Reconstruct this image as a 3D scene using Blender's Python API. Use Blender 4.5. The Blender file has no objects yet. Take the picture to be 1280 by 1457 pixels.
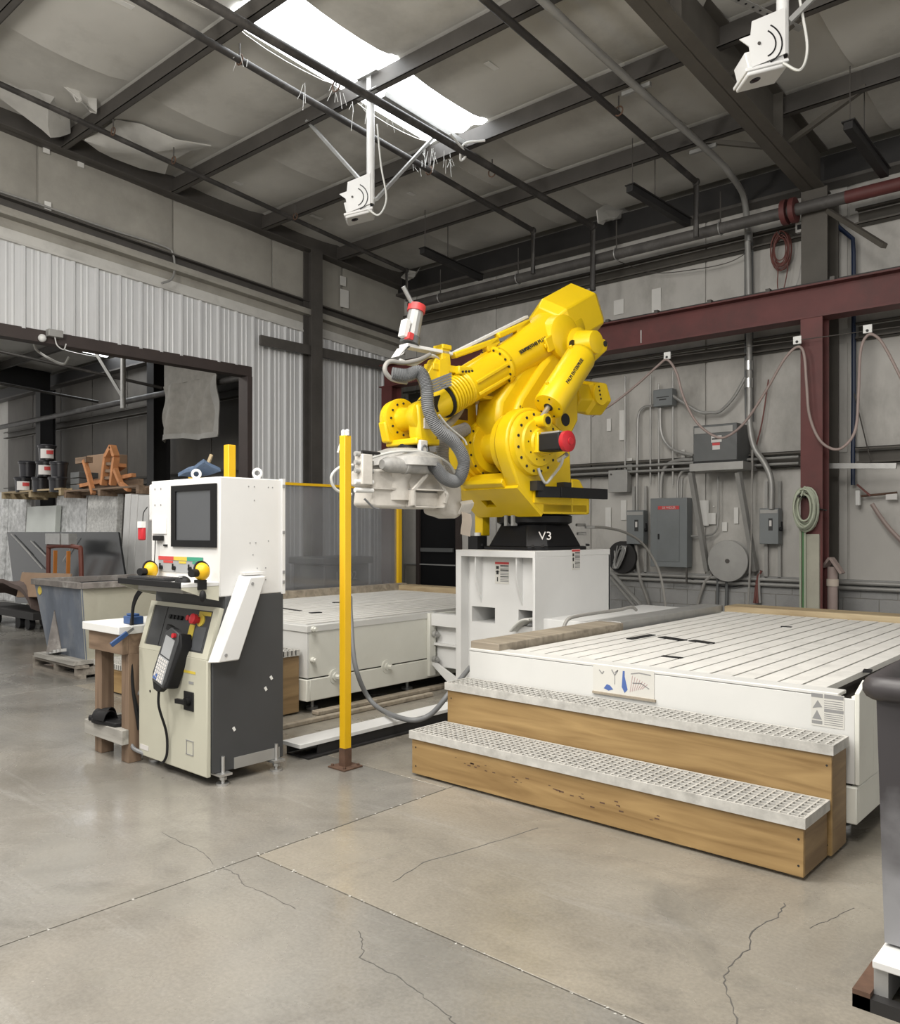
import bpy, math, random
from mathutils import Vector, Matrix
random.seed(11)
S = bpy.context.scene
C = S.collection
# ------------------------------------------------------------------ camera
F, H, HY, CX = 1180.0, 1.45, 753.0, 640.0          # focal length in pixels, eye height, horizon row, centre column
YAW = math.radians(41.39)
FX, FY, RX, RY = -math.sin(YAW), math.cos(YAW), math.cos(YAW), math.sin(YAW)
cam = bpy.data.objects.new('camera', bpy.data.cameras.new('camera'))
C.objects.link(cam)
cam.location = (0, 0, H)
cam.rotation_euler = (math.pi / 2, 0, YAW)
cam.data.sensor_width = 36
cam.data.lens = 36 * F / 1457
cam.data.shift_y = (HY - 728.5) / 1457
cam.data.clip_start = 0.05
S.camera = cam
# ------------------------------------------------------------------ world, lights, exposure
w = bpy.data.worlds.new('daylight'); S.world = w; w.use_nodes = True
w.node_tree.nodes['Background'].inputs[0].default_value = (1.0, 0.98, 0.945, 1)
w.node_tree.nodes['Background'].inputs[1].default_value = 0.70
def area(name, loc, aim, sx, sy, power, col=(1, .97, .92)):
    l = bpy.data.lights.new(name, 'AREA'); l.shape = 'RECTANGLE'; l.size = sx; l.size_y = sy
    l.energy = power; l.color = col
    o = bpy.data.objects.new(name, l); C.objects.link(o); o.location = loc
    d = Vector(aim) - Vector(loc)
    o.rotation_euler = d.to_track_quat('-Z', 'Y').to_euler()
    return o
area('overhead_fill', (-4.6, 0.8, 5.9), (-4.6, 1.0, 0), 3.2, 1.0, 130)  # unseen area lights under the roof, added to light the room from above
area('overhead_fill', (-2.6, 2.4, 5.9), (-2.6, 2.8, 0), 1.2, 2.4, 150)
area('overhead_fill', (-1.0, -2.5, 5.9), (-2.4, 0.6, 0), 4.0, 1.2, 150)
area('overhead_fill', (-15.0, 4.2, 5.8), (-15.2, 4.6, 0), 3.0, 1.5, 170)  # added over the far bay to brighten the stored slabs
def fill_point(loc, power, r=.45):
    l = bpy.data.lights.new('uplight_fill', 'POINT'); l.energy = power; l.shadow_soft_size = r; l.color = (1, .96, .90)
    o = bpy.data.objects.new('uplight_fill', l); C.objects.link(o); o.location = loc
fill_point((-5.6, .3, 4.2), 300); fill_point((-.9, 1.2, 4.4), 230); fill_point((-2.4, -1.6, 4.2), 220)  # added point lights out of view, mainly to brighten the ceiling
S.view_settings.view_transform = 'Standard'
S.view_settings.look = 'None'
S.view_settings.exposure = 0.34
S.view_settings.gamma = 1.0
S.view_settings.use_curve_mapping = False
# ------------------------------------------------------------------ where a pixel of the photograph lies in the place
def ray(x, y):
    a = (x - CX) / F
    return Vector((FX + a * RX, FY + a * RY, (HY - y) / F))
def at(x, y, d): return Vector((0, 0, H)) + ray(x, y) * d
def pz(x, y, z=0.0): r = ray(x, y); return at(x, y, (z - H) / r.z)
def px(x, y, X): r = ray(x, y); return at(x, y, X / r.x)
def py(x, y, Y): r = ray(x, y); return at(x, y, Y / r.y)
SL = 0.0667                                           # roof falls one in fifteen towards the back wall
def roofz(Y): return 5.90 + SL * (9.12 - Y)           # underside of the purlins
def rp(x, y, off=0.0):                                # point a given distance under the purlins
    r = ray(x, y); return at(x, y, (5.90 + SL * 9.12 - off - H) / (r.z + SL * r.y))
def V(*a): return Vector(a)
XL, YB = -10.67, 10.9
# ------------------------------------------------------------------ materials
MATS = {}
def mat(name, col, rough=.55, metal=0., var=.08, scale=3., bump=0., bscale=40., dirt=None, damt=.5, dscale=1.2,
        stretch=(1, 1, 1), spec=.5, trans=0., emit=0., dthr=.5, alpha=1.):
    m = bpy.data.materials.new(name); m.use_nodes = True
    nt = m.node_tree; N = nt.nodes; Lk = nt.links
    b = N['Principled BSDF']
    b.inputs['Roughness'].default_value = rough; b.inputs['Metallic'].default_value = metal
    b.inputs['Specular IOR Level'].default_value = spec
    tc = N.new('ShaderNodeTexCoord'); oi = N.new('ShaderNodeObjectInfo'); mp = N.new('ShaderNodeMapping')
    mul = N.new('ShaderNodeMath'); mul.operation = 'MULTIPLY'; mul.inputs[1].default_value = 17.3
    Lk.new(oi.outputs['Random'], mul.inputs[0]); Lk.new(mul.outputs[0], mp.inputs['Location'])
    Lk.new(tc.outputs['Object'], mp.inputs['Vector']); mp.inputs['Scale'].default_value = stretch
    n = N.new('ShaderNodeTexNoise'); n.inputs['Scale'].default_value = scale; n.inputs['Detail'].default_value = 6
    n.inputs['Roughness'].default_value = .6
    Lk.new(mp.outputs[0], n.inputs['Vector'])
    r = N.new('ShaderNodeValToRGB'); r.color_ramp.elements[0].position = .3; r.color_ramp.elements[1].position = .7
    r.color_ramp.elements[0].color = tuple(max(0, c * (1 - var)) for c in col) + (1,)
    r.color_ramp.elements[1].color = tuple(min(1, c * (1 + var)) for c in col) + (1,)
    Lk.new(n.outputs[0], r.inputs[0]); out = r.outputs[0]
    if dirt:
        n2 = N.new('ShaderNodeTexNoise'); n2.inputs['Scale'].default_value = dscale; n2.inputs['Detail'].default_value = 8
        n2.inputs['Roughness'].default_value = .68; Lk.new(mp.outputs[0], n2.inputs['Vector'])
        r2 = N.new('ShaderNodeValToRGB'); r2.color_ramp.elements[0].position = dthr; r2.color_ramp.elements[1].position = min(1, dthr + .22)
        r2.color_ramp.elements[0].color = (0, 0, 0, 1); r2.color_ramp.elements[1].color = (damt, damt, damt, 1)
        Lk.new(n2.outputs[0], r2.inputs[0])
        mx = N.new('ShaderNodeMixRGB'); Lk.new(r2.outputs[0], mx.inputs[0]); Lk.new(out, mx.inputs[1])
        mx.inputs[2].default_value = tuple(dirt) + (1,); out = mx.outputs[0]
    Lk.new(out, b.inputs['Base Color'])
    if bump:
        n3 = N.new('ShaderNodeTexNoise'); n3.inputs['Scale'].default_value = bscale; n3.inputs['Detail'].default_value = 4
        Lk.new(mp.outputs[0], n3.inputs['Vector'])
        bp = N.new('ShaderNodeBump'); bp.inputs['Strength'].default_value = bump; bp.inputs['Distance'].default_value = .02
        Lk.new(n3.outputs[0], bp.inputs['Height']); Lk.new(bp.outputs[0], b.inputs['Normal'])
    if trans: b.inputs['Transmission Weight'].default_value = trans
    if emit:
        b.inputs['Emission Color'].default_value = tuple(col) + (1,); b.inputs['Emission Strength'].default_value = emit
    if alpha < 1: b.inputs['Alpha'].default_value = alpha
    MATS[name] = m
    return m
W_ = lambda v: (v, v, v)
mat('white_paint', (.64, .64, .62), .38, var=.04, dirt=(.48, .46, .42), damt=.35, dscale=1.5, dthr=.55)
mat('white_box', (.67, .67, .66), .42, var=.03, dirt=(.5, .5, .48), damt=.25, dscale=1.4, dthr=.6)
mat('white_plastic', (.72, .72, .70), .4, var=.03)
mat('cream_paint', (.50, .49, .40), .42, var=.04, dirt=(.38, .36, .30), damt=.3, dthr=.55)
mat('table_paint', (.70, .70, .64), .42, var=.04, dirt=(.5, .48, .42), damt=.4, dscale=2.2, dthr=.52)
mat('slat_white', (.66, .65, .62), .6, var=.07, scale=9, dirt=(.36, .35, .33), damt=.55, dscale=4, dthr=.54)
mat('charcoal', (.055, .057, .060), .42, var=.06, spec=.35)
mat('black_paint', (.008, .008, .009), .4, var=.1, spec=.25)
mat('black_rubber', (.010, .010, .011), .6, var=.15, spec=.3)
mat('black_void', (.006, .006, .007), .5, var=.1)
mat('yellow_robot', (.74, .505, .006), .36, var=.05, dirt=(.50, .34, .03), damt=.25, dscale=3, dthr=.58)
mat('yellow_post', (.72, .43, .008), .42, var=.06, dirt=(.4, .22, .02), damt=.3, dscale=6, dthr=.58)
mat('rust', (.10, .055, .035), .75, var=.3, scale=14)
mat('red_steel', (.115, .032, .030), .6, var=.16, dirt=(.055, .028, .025), damt=.6, dscale=1.3)
mat('red_plastic', (.50, .02, .03), .4)
mat('red_band', (.55, .05, .05), .45)
mat('dark_steel', (.070, .064, .058), .55, var=.16, dirt=(.13, .12, .105), damt=.35, dscale=1.0)
mat('rafter_steel', (.085, .077, .065), .6, var=.14, dirt=(.12, .105, .09), damt=.35, dscale=1.1)
mat('black_steel', (.018, .017, .017), .6, var=.2)
mat('pipe_grey', (.075, .070, .066), .55, var=.2, dirt=(.22, .21, .20), damt=.5, dscale=2.4)
mat('pipe_black', (.035, .032, .03), .5, var=.2, dirt=(.16, .15, .14), damt=.4, dscale=3)
mat('conduit', (.34, .335, .32), .42, .25, var=.12)
mat('galvanised', (.40, .40, .39), .42, .5, var=.1, scale=10)
mat('bright_steel', (.55, .55, .54), .3, .8, var=.1)
mat('insulation', (.57, .555, .515), .62, var=.06, scale=1.1, bump=.22, bscale=2.2, dirt=(.21, .20, .18), damt=.45, dscale=.7, dthr=.5)
mat('wall_insulation', (.49, .475, .445), .55, var=.10, scale=1.3, bump=.35, bscale=2.6, dirt=(.22, .21, .19), damt=.65, dscale=1.0, dthr=.47, stretch=(1, 1, .55))
mat('left_insulation', (.33, .315, .28), .65, var=.07, bump=.2, bscale=2, dirt=(.18, .17, .15), damt=.5, dscale=.8, dthr=.48)
mat('torn_sheet', (.52, .51, .48), .55, var=.12, bump=.3, bscale=6)
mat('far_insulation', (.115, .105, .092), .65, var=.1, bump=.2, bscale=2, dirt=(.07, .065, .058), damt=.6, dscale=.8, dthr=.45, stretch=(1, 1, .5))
mat('tape', (.68, .67, .64), .5, var=.05)
mat('corrugated', (.62, .625, .63), .45, .1, var=.05, dirt=(.42, .42, .42), damt=.5, dscale=1.0, stretch=(1, 1, .25), dthr=.48)
mat('trim_beige', (.30, .285, .25), .6, var=.1, dirt=(.16, .15, .13), damt=.6, dscale=1.4)
mat('trim_white', (.52, .51, .48), .55, var=.08, dirt=(.28, .27, .25), damt=.5)
mat('jamb_brown', (.045, .033, .03), .6, var=.15)
mat('block', (.33, .33, .325), .75, var=.06, bump=.25, bscale=50, dirt=(.15, .15, .145), damt=.5, dscale=1.5)
mat('panel_grey', (.185, .20, .205), .42, var=.05, dirt=(.13, .14, .14), damt=.4)
mat('panel_dark', (.115, .12, .12), .45, var=.07)
mat('hose_grey', (.18, .185, .19), .5, var=.08)
mat('hose_dusty', (.30, .29, .27), .6, var=.12)
mat('hose_pink', (.30, .235, .215), .55, var=.1)
mat('hose_red', (.17, .06, .05), .55, var=.1)
mat('hose_white', (.55, .55, .52), .5)
mat('hose_green', (.38, .41, .32), .55, var=.1)
mat('cable_green', (.09, .20, .09), .5)
mat('blue', (.03, .075, .20), .5, var=.15)
mat('denim', (.055, .085, .14), .85, var=.2, scale=20)
mat('blue_pipe', (.008, .018, .05), .45)
mat('steel_dusty', (.36, .355, .34), .6, .2, var=.22, scale=8, dirt=(.60, .58, .54), damt=.7, dscale=5)
mat('shroud_white', (.62, .59, .54), .6, var=.1, scale=6, dirt=(.42, .39, .34), damt=.6, dscale=4)
mat('tan_cloth', (.52, .45, .38), .8, var=.08)
mat('hopper_blue', (.115, .135, .17), .55, var=.3, scale=3, dirt=(.26, .27, .28), damt=.7, dscale=3.5, stretch=(1, 1, .5))
mat('hopper_cream', (.40, .39, .32), .6, var=.12, dirt=(.28, .26, .22), damt=.5, dscale=3)
mat('hopper_rim', (.16, .145, .135), .7, var=.3, scale=8, dirt=(.42, .41, .38), damt=.6, dscale=6)
mat('bin_dark', (.040, .036, .038), .45, var=.25, scale=5, dirt=(.12, .12, .125), damt=.5, dscale=4, dthr=.58)
mat('grating', (.47, .46, .43), .6, var=.18, scale=14, dirt=(.28, .27, .25), damt=.6, dscale=9, dthr=.5)
mat('bin_lower', (.22, .22, .23), .5, var=.15, scale=4, dirt=(.18, .18, .19), damt=.6, dscale=6)
mat('black_granite', (.028, .030, .032), .22, var=.3, scale=30)
mat('granite_grey', (.56, .56, .54), .45, var=.3, scale=22, dirt=(.22, .22, .22), damt=.5, dscale=12)
mat('slab_white', (.60, .60, .59), .35, var=.08)
mat('plastic_wrap', (.60, .61, .61), .25, var=.4, scale=9, bump=.8, bscale=9)
mat('slab_green', (.52, .55, .52), .3, var=.06)
mat('bucket', (.018, .018, .022), .35, var=.1)
mat('label_white', (.62, .60, .58), .5, var=.02)
mat('label_red', (.55, .06, .06), .5)
mat('label_black', (.03, .03, .03), .5)
mat('print_grey', (.25, .25, .25), .6)
mat('print_blue', (.07, .13, .36), .6)
mat('print_pink', (.45, .30, .30), .6)
mat('paper', (.60, .59, .55), .6, var=.05)
mat('orange_wood', (.50, .22, .09), .65, var=.2, scale=9)
mat('cardboard', (.30, .20, .13), .8, var=.08)
mat('rust_frame', (.16, .045, .03), .6, var=.2)
mat('orange', (.48, .17, .03), .55)
mat('brown_cloth', (.11, .08, .07), .85, var=.2)
mat('screen', (.085, .09, .098), .25, var=.03)
mat('grey_key', (.34, .35, .36), .5)
mat('label_yellow', (.62, .48, .07), .5, var=.03)
mat('label_green', (.05, .28, .18), .5)
mat('lens', (.01, .01, .012), .15)
mat('grout', (.075, .07, .065), .9)
mat('crack', (.085, .08, .073), .9, var=.2)
mat('crumb', (.42, .41, .38), .9, var=.15)
mat('tarp', (.46, .44, .40), .8, var=.12, scale=6, bump=.9, bscale=5)
mat('cobweb', (.62, .62, .60), .8)
def skylight():
    m = bpy.data.materials.new('skylight_sheet'); m.use_nodes = True; N = m.node_tree.nodes; Lk = m.node_tree.links
    b = N['Principled BSDF']; b.inputs['Base Color'].default_value = (.8, .84, .88, 1)
    n = N.new('ShaderNodeTexNoise'); n.inputs['Scale'].default_value = 2.5; n.inputs['Detail'].default_value = 5
    tc = N.new('ShaderNodeTexCoord'); Lk.new(tc.outputs['Object'], n.inputs['Vector'])
    r = N.new('ShaderNodeValToRGB'); r.color_ramp.elements[0].color = (.80, .86, .90, 1); r.color_ramp.elements[1].color = (1, 1, 1, 1)
    Lk.new(n.outputs[0], r.inputs[0]); Lk.new(r.outputs[0], b.inputs['Emission Color'])
    b.inputs['Emission Strength'].default_value = 5.0
    MATS['skylight_sheet'] = m
skylight()
def wood(name, c0, c1, axis='x', rough=.55, sc=1.0):
    m = bpy.data.materials.new(name); m.use_nodes = True; N = m.node_tree.nodes; Lk = m.node_tree.links
    b = N['Principled BSDF']; b.inputs['Roughness'].default_value = rough
    tc = N.new('ShaderNodeTexCoord'); mp = N.new('ShaderNodeMapping'); oi = N.new('ShaderNodeObjectInfo')
    mul = N.new('ShaderNodeMath'); mul.operation = 'MULTIPLY'; mul.inputs[1].default_value = 13.7
    Lk.new(oi.outputs['Random'], mul.inputs[0]); Lk.new(mul.outputs[0], mp.inputs['Location'])
    st = {'x': (.9, 9, 9), 'y': (9, .9, 9), 'z': (9, 9, .9)}[axis]
    mp.inputs['Scale'].default_value = tuple(v * sc for v in st); Lk.new(tc.outputs['Object'], mp.inputs['Vector'])
    n = N.new('ShaderNodeTexNoise'); n.inputs['Scale'].default_value = 1.6; n.inputs['Detail'].default_value = 7
    n.inputs['Distortion'].default_value = .8; Lk.new(mp.outputs[0], n.inputs['Vector'])
    r = N.new('ShaderNodeValToRGB'); e = r.color_ramp.elements
    e[0].position = .3; e[0].color = tuple(c0) + (1,); e[1].position = .68; e[1].color = tuple(c1) + (1,)
    k = e.new(.5); k.color = tuple(a * .45 + b2 * .55 for a, b2 in zip(c0, c1)) + (1,)
    Lk.new(n.outputs[0], r.inputs[0]); Lk.new(r.outputs[0], b.inputs['Base Color'])
    bp = N.new('ShaderNodeBump'); bp.inputs['Strength'].default_value = .15; bp.inputs['Distance'].default_value = .005
    Lk.new(n.outputs[0], bp.inputs['Height']); Lk.new(bp.outputs[0], b.inputs['Normal'])
    MATS[name] = m
wood('plywood', (.20, .118, .042), (.385, .255, .108), 'x')
wood('plywood_y', (.15, .092, .042), (.29, .195, .095), 'y')
wood('plywood_pale', (.34, .235, .12), (.50, .38, .22), 'z')
wood('brown_wood', (.11, .07, .045), (.24, .165, .11), 'z', .7)
wood('brown_wood_x', (.13, .085, .055), (.26, .18, .12), 'x', .7)
wood('pallet_wood', (.10, .085, .07), (.30, .27, .23), 'x', .8)
wood('lumber', (.26, .19, .105), (.43, .345, .215), 'x', .65)
wood('weathered', (.20, .17, .13), (.36, .31, .24), 'x', .7)
wood('dusty_wood', (.22, .21, .19), (.40, .385, .35), 'x', .8)
def floor_material(name='concrete', k=(1, 1, 1)):
    m = bpy.data.materials.new(name); m.use_nodes = True; N = m.node_tree.nodes; Lk = m.node_tree.links
    b = N['Principled BSDF']; tc = N.new('ShaderNodeTexCoord'); geo = N.new('ShaderNodeNewGeometry')
    def noise(sc, det=6, ro=.6, dist=0, stretch=None):
        n = N.new('ShaderNodeTexNoise'); n.inputs['Scale'].default_value = sc; n.inputs['Detail'].default_value = det
        n.inputs['Roughness'].default_value = ro; n.inputs['Distortion'].default_value = dist
        if stretch:
            mp = N.new('ShaderNodeMapping'); mp.inputs['Scale'].default_value = stretch; mp.inputs['Rotation'].default_value = (0, 0, .7)
            Lk.new(geo.outputs['Position'], mp.inputs[0]); Lk.new(mp.outputs[0], n.inputs['Vector'])
        else: Lk.new(geo.outputs['Position'], n.inputs['Vector'])
        return n
    def ramp(src, p0, c0, p1, c1):
        r = N.new('ShaderNodeValToRGB'); r.color_ramp.elements[0].position = p0; r.color_ramp.elements[1].position = p1
        r.color_ramp.elements[0].color = tuple(c0) + (1,); r.color_ramp.elements[1].color = tuple(c1) + (1,)
        Lk.new(src, r.inputs[0]); return r.outputs[0]
    def mix(f, a, c, amt=None):
        x = N.new('ShaderNodeMixRGB')
        if hasattr(f, 'links'): Lk.new(f, x.inputs[0])
        else: x.inputs[0].default_value = f
        for i, s in ((1, a), (2, c)):
            if hasattr(s, 'links'): Lk.new(s, x.inputs[i])
            else: x.inputs[i].default_value = tuple(s) + (1,)
        return x.outputs[0]
    base = ramp(noise(.55, 8, .62, .6).outputs[0], .3, tuple(a_ * b_ for a_, b_ in zip(k, (.125, .120, .110))), .7, tuple(a_ * b_ for a_, b_ in zip(k, (.265, .254, .230))))
    stain = ramp(noise(1.3, 9, .7, 1.2).outputs[0], .50, (0, 0, 0), .74, (.65, .65, .65))
    c = mix(stain, base, (.105, .100, .092))
    tan = ramp(noise(.33, 6, .6, .4).outputs[0], .5, (0, 0, 0), .75, (.55, .55, .55))
    c = mix(tan, c, (.30, .262, .205))
    sc = ramp(noise(2.2, 10, .75, .5, (.25, 2.5, 1)).outputs[0], .56, (0, 0, 0), .78, (.45, .45, .45))
    c = mix(sc, c, (.37, .36, .34))
    fine = ramp(noise(70, 3).outputs[0], .35, (.9, .9, .9), .65, (1.05, 1.05, 1.05))
    mm = N.new('ShaderNodeMixRGB'); mm.blend_type = 'MULTIPLY'; mm.inputs[0].default_value = 1
    Lk.new(c, mm.inputs[1]); Lk.new(fine, mm.inputs[2]); Lk.new(mm.outputs[0], b.inputs['Base Color'])
    ro = ramp(noise(.9, 7, .65, .8).outputs[0], .35, (.13, .13, .13), .7, (.38, .38, .38)); Lk.new(ro, b.inputs['Roughness'])
    b.inputs['Specular IOR Level'].default_value = .55
    bp = N.new('ShaderNodeBump'); bp.inputs['Strength'].default_value = .06; bp.inputs['Distance'].default_value = .02
    Lk.new(noise(28, 4).outputs[0], bp.inputs['Height']); Lk.new(bp.outputs[0], b.inputs['Normal'])
    MATS[name] = m
floor_material(); floor_material('concrete_tan', (1.30, 1.24, 1.14))
def bin_material():
    m = bpy.data.materials.new('dusty_bin'); m.use_nodes = True; N = m.node_tree.nodes; Lk = m.node_tree.links
    b = N['Principled BSDF']; b.inputs['Roughness'].default_value = .45; geo = N.new('ShaderNodeNewGeometry'); sp = N.new('ShaderNodeSeparateXYZ')
    n = N.new('ShaderNodeTexNoise'); n.inputs['Scale'].default_value = 7; n.inputs['Detail'].default_value = 8; Lk.new(geo.outputs['Position'], n.inputs['Vector']); Lk.new(geo.outputs['Position'], sp.inputs[0])
    a = N.new('ShaderNodeMath'); a.operation = 'MULTIPLY_ADD'; a.inputs[1].default_value = .55; Lk.new(n.outputs[0], a.inputs[0]); Lk.new(sp.outputs['Z'], a.inputs[2])
    r = N.new('ShaderNodeValToRGB'); r.color_ramp.elements[0].position = .52; r.color_ramp.elements[0].color = (.25, .25, .26, 1); r.color_ramp.elements[1].position = .88; r.color_ramp.elements[1].color = (.045, .041, .044, 1)
    Lk.new(a.outputs[0], r.inputs[0]); Lk.new(r.outputs[0], b.inputs['Base Color']); MATS['dusty_bin'] = m
bin_material()
def pane_material():
    m = bpy.data.materials.new('acrylic_sheet'); m.use_nodes = True; N = m.node_tree.nodes; Lk = m.node_tree.links
    out = N['Material Output']; N.remove(N['Principled BSDF'])
    t = N.new('ShaderNodeBsdfTransparent'); t.inputs[0].default_value = (.80, .82, .84, 1)
    d = N.new('ShaderNodeBsdfDiffuse'); d.inputs[0].default_value = (.30, .30, .31, 1)
    g = N.new('ShaderNodeBsdfGlossy'); g.inputs[1].default_value = .08; g.inputs[0].default_value = (.9, .9, .9, 1)
    n = N.new('ShaderNodeTexNoise'); n.inputs['Scale'].default_value = 1.3; n.inputs['Detail'].default_value = 7
    tc = N.new('ShaderNodeTexCoord'); Lk.new(tc.outputs['Object'], n.inputs['Vector'])
    r = N.new('ShaderNodeValToRGB'); r.color_ramp.elements[0].position = .35; r.color_ramp.elements[1].position = .7
    r.color_ramp.elements[0].color = (.28, .28, .28, 1); r.color_ramp.elements[1].color = (.58, .58, .58, 1); Lk.new(n.outputs[0], r.inputs[0])
    a = N.new('ShaderNodeMixShader'); Lk.new(r.outputs[0], a.inputs[0]); Lk.new(t.outputs[0], a.inputs[1]); Lk.new(d.outputs[0], a.inputs[2])
    c = N.new('ShaderNodeMixShader'); c.inputs[0].default_value = .10; Lk.new(a.outputs[0], c.inputs[1]); Lk.new(g.outputs[0], c.inputs[2])
    Lk.new(c.outputs[0], out.inputs['Surface']); MATS['acrylic'] = m
pane_material()
# ------------------------------------------------------------------ mesh building
WM = {}
class MB:
    def __init__(s, M=None): s.v = []; s.f = []; s.M = M
    def add(s, vs, fs):
        k = len(s.v)
        s.v += [(s.M @ Vector(p)) if s.M else Vector(p) for p in vs]
        s.f += [tuple(i + k for i in f) for f in fs]; return s
    def box(s, a, b):
        x0, y0, z0 = [min(p, q) for p, q in zip(a, b)]; x1, y1, z1 = [max(p, q) for p, q in zip(a, b)]
        return s.add([(x0, y0, z0), (x1, y0, z0), (x1, y1, z0), (x0, y1, z0), (x0, y0, z1), (x1, y0, z1), (x1, y1, z1), (x0, y1, z1)],
                     [(0, 3, 2, 1), (4, 5, 6, 7), (0, 1, 5, 4), (1, 2, 6, 5), (2, 3, 7, 6), (3, 0, 4, 7)])
    def bar(s, p, q, w, h, up=(0, 0, 1)):
        p, q = Vector(p), Vector(q); d = (q - p).normalized(); u = Vector(up)
        sd = d.cross(u)
        if sd.length < 1e-4: sd = d.cross(Vector((1, 0, 0)))
        sd.normalize(); u = sd.cross(d)
        vs = [e + sd * (a * w / 2) + u * (b * h / 2) for e in (p, q) for a, b in ((-1, -1), (1, -1), (1, 1), (-1, 1))]
        return s.add(vs, [(0, 1, 2, 3), (7, 6, 5, 4), (0, 4, 5, 1), (1, 5, 6, 2), (2, 6, 7, 3), (3, 7, 4, 0)])
    def cyl(s, p, q, r, r2=None, n=16, cap=True):
        p, q = Vector(p), Vector(q); r2 = r if r2 is None else r2; d = (q - p).normalized()
        a = d.orthogonal().normalized(); b = d.cross(a); vs = []
        for e, R in ((p, r), (q, r2)):
            vs += [e + (a * math.cos(t) + b * math.sin(t)) * R for t in [2 * math.pi * i / n for i in range(n)]]
        fs = [(i, (i + 1) % n, n + (i + 1) % n, n + i) for i in range(n)]
        if cap: fs += [tuple(range(n - 1, -1, -1)), tuple(range(n, 2 * n))]
        return s.add(vs, fs)
    def lathe(s, p, q, prof, n=24, cap=True):                 # prof: (distance along p->q in metres, radius)
        p, q = Vector(p), Vector(q); d = (q - p).normalized(); a = d.orthogonal().normalized(); b = d.cross(a); vs = []; fs = []
        for t, R in prof:
            vs += [p + d * t + (a * math.cos(x) + b * math.sin(x)) * R for x in [2 * math.pi * i / n for i in range(n)]]
        for k in range(len(prof) - 1):
            fs += [(k * n + i, k * n + (i + 1) % n, (k + 1) * n + (i + 1) % n, (k + 1) * n + i) for i in range(n)]
        if cap: m = (len(prof) - 1) * n; fs += [tuple(range(n - 1, -1, -1)), tuple(range(m, m + n))]
        return s.add(vs, fs)
    def tube(s, pts, r, n=8, rib=None):
        pts = [Vector(p) for p in pts]; vs = []; fs = []; a = None
        for i, p in enumerate(pts):
            d = (pts[min(i + 1, len(pts) - 1)] - pts[max(i - 1, 0)])
            if d.length < 1e-9: d = Vector((0, 0, 1))
            d.normalize()
            a = d.orthogonal() if a is None else a - d * a.dot(d)
            if a.length < 1e-6: a = d.orthogonal()
            a.normalize(); b = d.cross(a); R = r(i) if callable(r) else r
            vs += [p + (a * math.cos(t) + b * math.sin(t)) * R for t in [2 * math.pi * k / n for k in range(n)]]
        for i in range(len(pts) - 1):
            fs += [(i * n + k, i * n + (k + 1) % n, (i + 1) * n + (k + 1) % n, (i + 1) * n + k) for k in range(n)]
        m = (len(pts) - 1) * n; fs += [tuple(range(n - 1, -1, -1)), tuple(range(m, m + n))]
        return s.add(vs, fs)
    def prism(s, poly, ax, lo, hi):                           # outline in the two other axes, extruded along ax
        n = len(poly)
        def P(u, v, t): return {'x': (t, u, v), 'y': (u, t, v), 'z': (u, v, t)}[ax]
        vs = [P(u, v, lo) for u, v in poly] + [P(u, v, hi) for u, v in poly]
        fs = [tuple(range(n)), tuple(range(2 * n - 1, n - 1, -1))] + [(i, n + i, n + (i + 1) % n, (i + 1) % n) for i in range(n)]
        return s.add(vs, fs)
    def slab(s, p4, t):                                       # any quad or polygon given thickness t along its normal
        p = [Vector(q) for q in p4]; nrm = (p[1] - p[0]).cross(p[2] - p[0]).normalized() * t; n = len(p)
        return s.add(p + [q + nrm for q in p], [tuple(range(n - 1, -1, -1)), tuple(range(n, 2 * n))] + [(i, (i + 1) % n, n + (i + 1) % n, n + i) for i in range(n)])
    def ball(s, c, r, n=12, m=8, sc=(1, 1, 1)):
        c = Vector(c); vs = []; fs = []
        for j in range(1, m):
            th = math.pi * j / m
            vs += [c + Vector((math.sin(th) * math.cos(2 * math.pi * i / n) * r * sc[0], math.sin(th) * math.sin(2 * math.pi * i / n) * r * sc[1], math.cos(th) * r * sc[2])) for i in range(n)]
        vs += [c + Vector((0, 0, r * sc[2])), c - Vector((0, 0, r * sc[2]))]; T = len(vs) - 2
        for j in range(m - 2): fs += [(j * n + i, (j + 1) * n + i, (j + 1) * n + (i + 1) % n, j * n + (i + 1) % n) for i in range(n)]
        fs += [(T, i, (i + 1) % n) for i in range(n)] + [(T + 1, (m - 2) * n + (i + 1) % n, (m - 2) * n + i) for i in range(n)]
        return s.add(vs, fs)
    def ring(s, c, axis, R, r, n=20, m=8):
        c, d = Vector(c), Vector(axis).normalized(); a = d.orthogonal().normalized(); b = d.cross(a); vs = []; fs = []
        for i in range(n):
            t = 2 * math.pi * i / n; o = a * math.cos(t) + b * math.sin(t)
            vs += [c + o * (R + r * math.cos(2 * math.pi * k / m)) + d * (r * math.sin(2 * math.pi * k / m)) for k in range(m)]
        for i in range(n): fs += [(i * m + k, ((i + 1) % n) * m + k, ((i + 1) % n) * m + (k + 1) % m, i * m + (k + 1) % m) for k in range(m)]
        return s.add(vs, fs)
    def sheet(s, fn, nu, nv, t=.004):                         # fn(u,v)->point, made into a sheet with thickness
        k = [[Vector(fn(i / nu, j / nv)) for j in range(nv + 1)] for i in range(nu + 1)]
        nr = (k[nu][0] - k[0][0]).cross(k[0][nv] - k[0][0]).normalized() * t
        vs = [p for row in k for p in row]; m = len(vs); vs += [p + nr for p in vs]; q = nv + 1; fs = []
        for i in range(nu):
            for j in range(nv):
                a, b, c, d = i * q + j, (i + 1) * q + j, (i + 1) * q + j + 1, i * q + j + 1
                fs += [(a, d, c, b), (m + a, m + b, m + c, m + d)]
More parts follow.
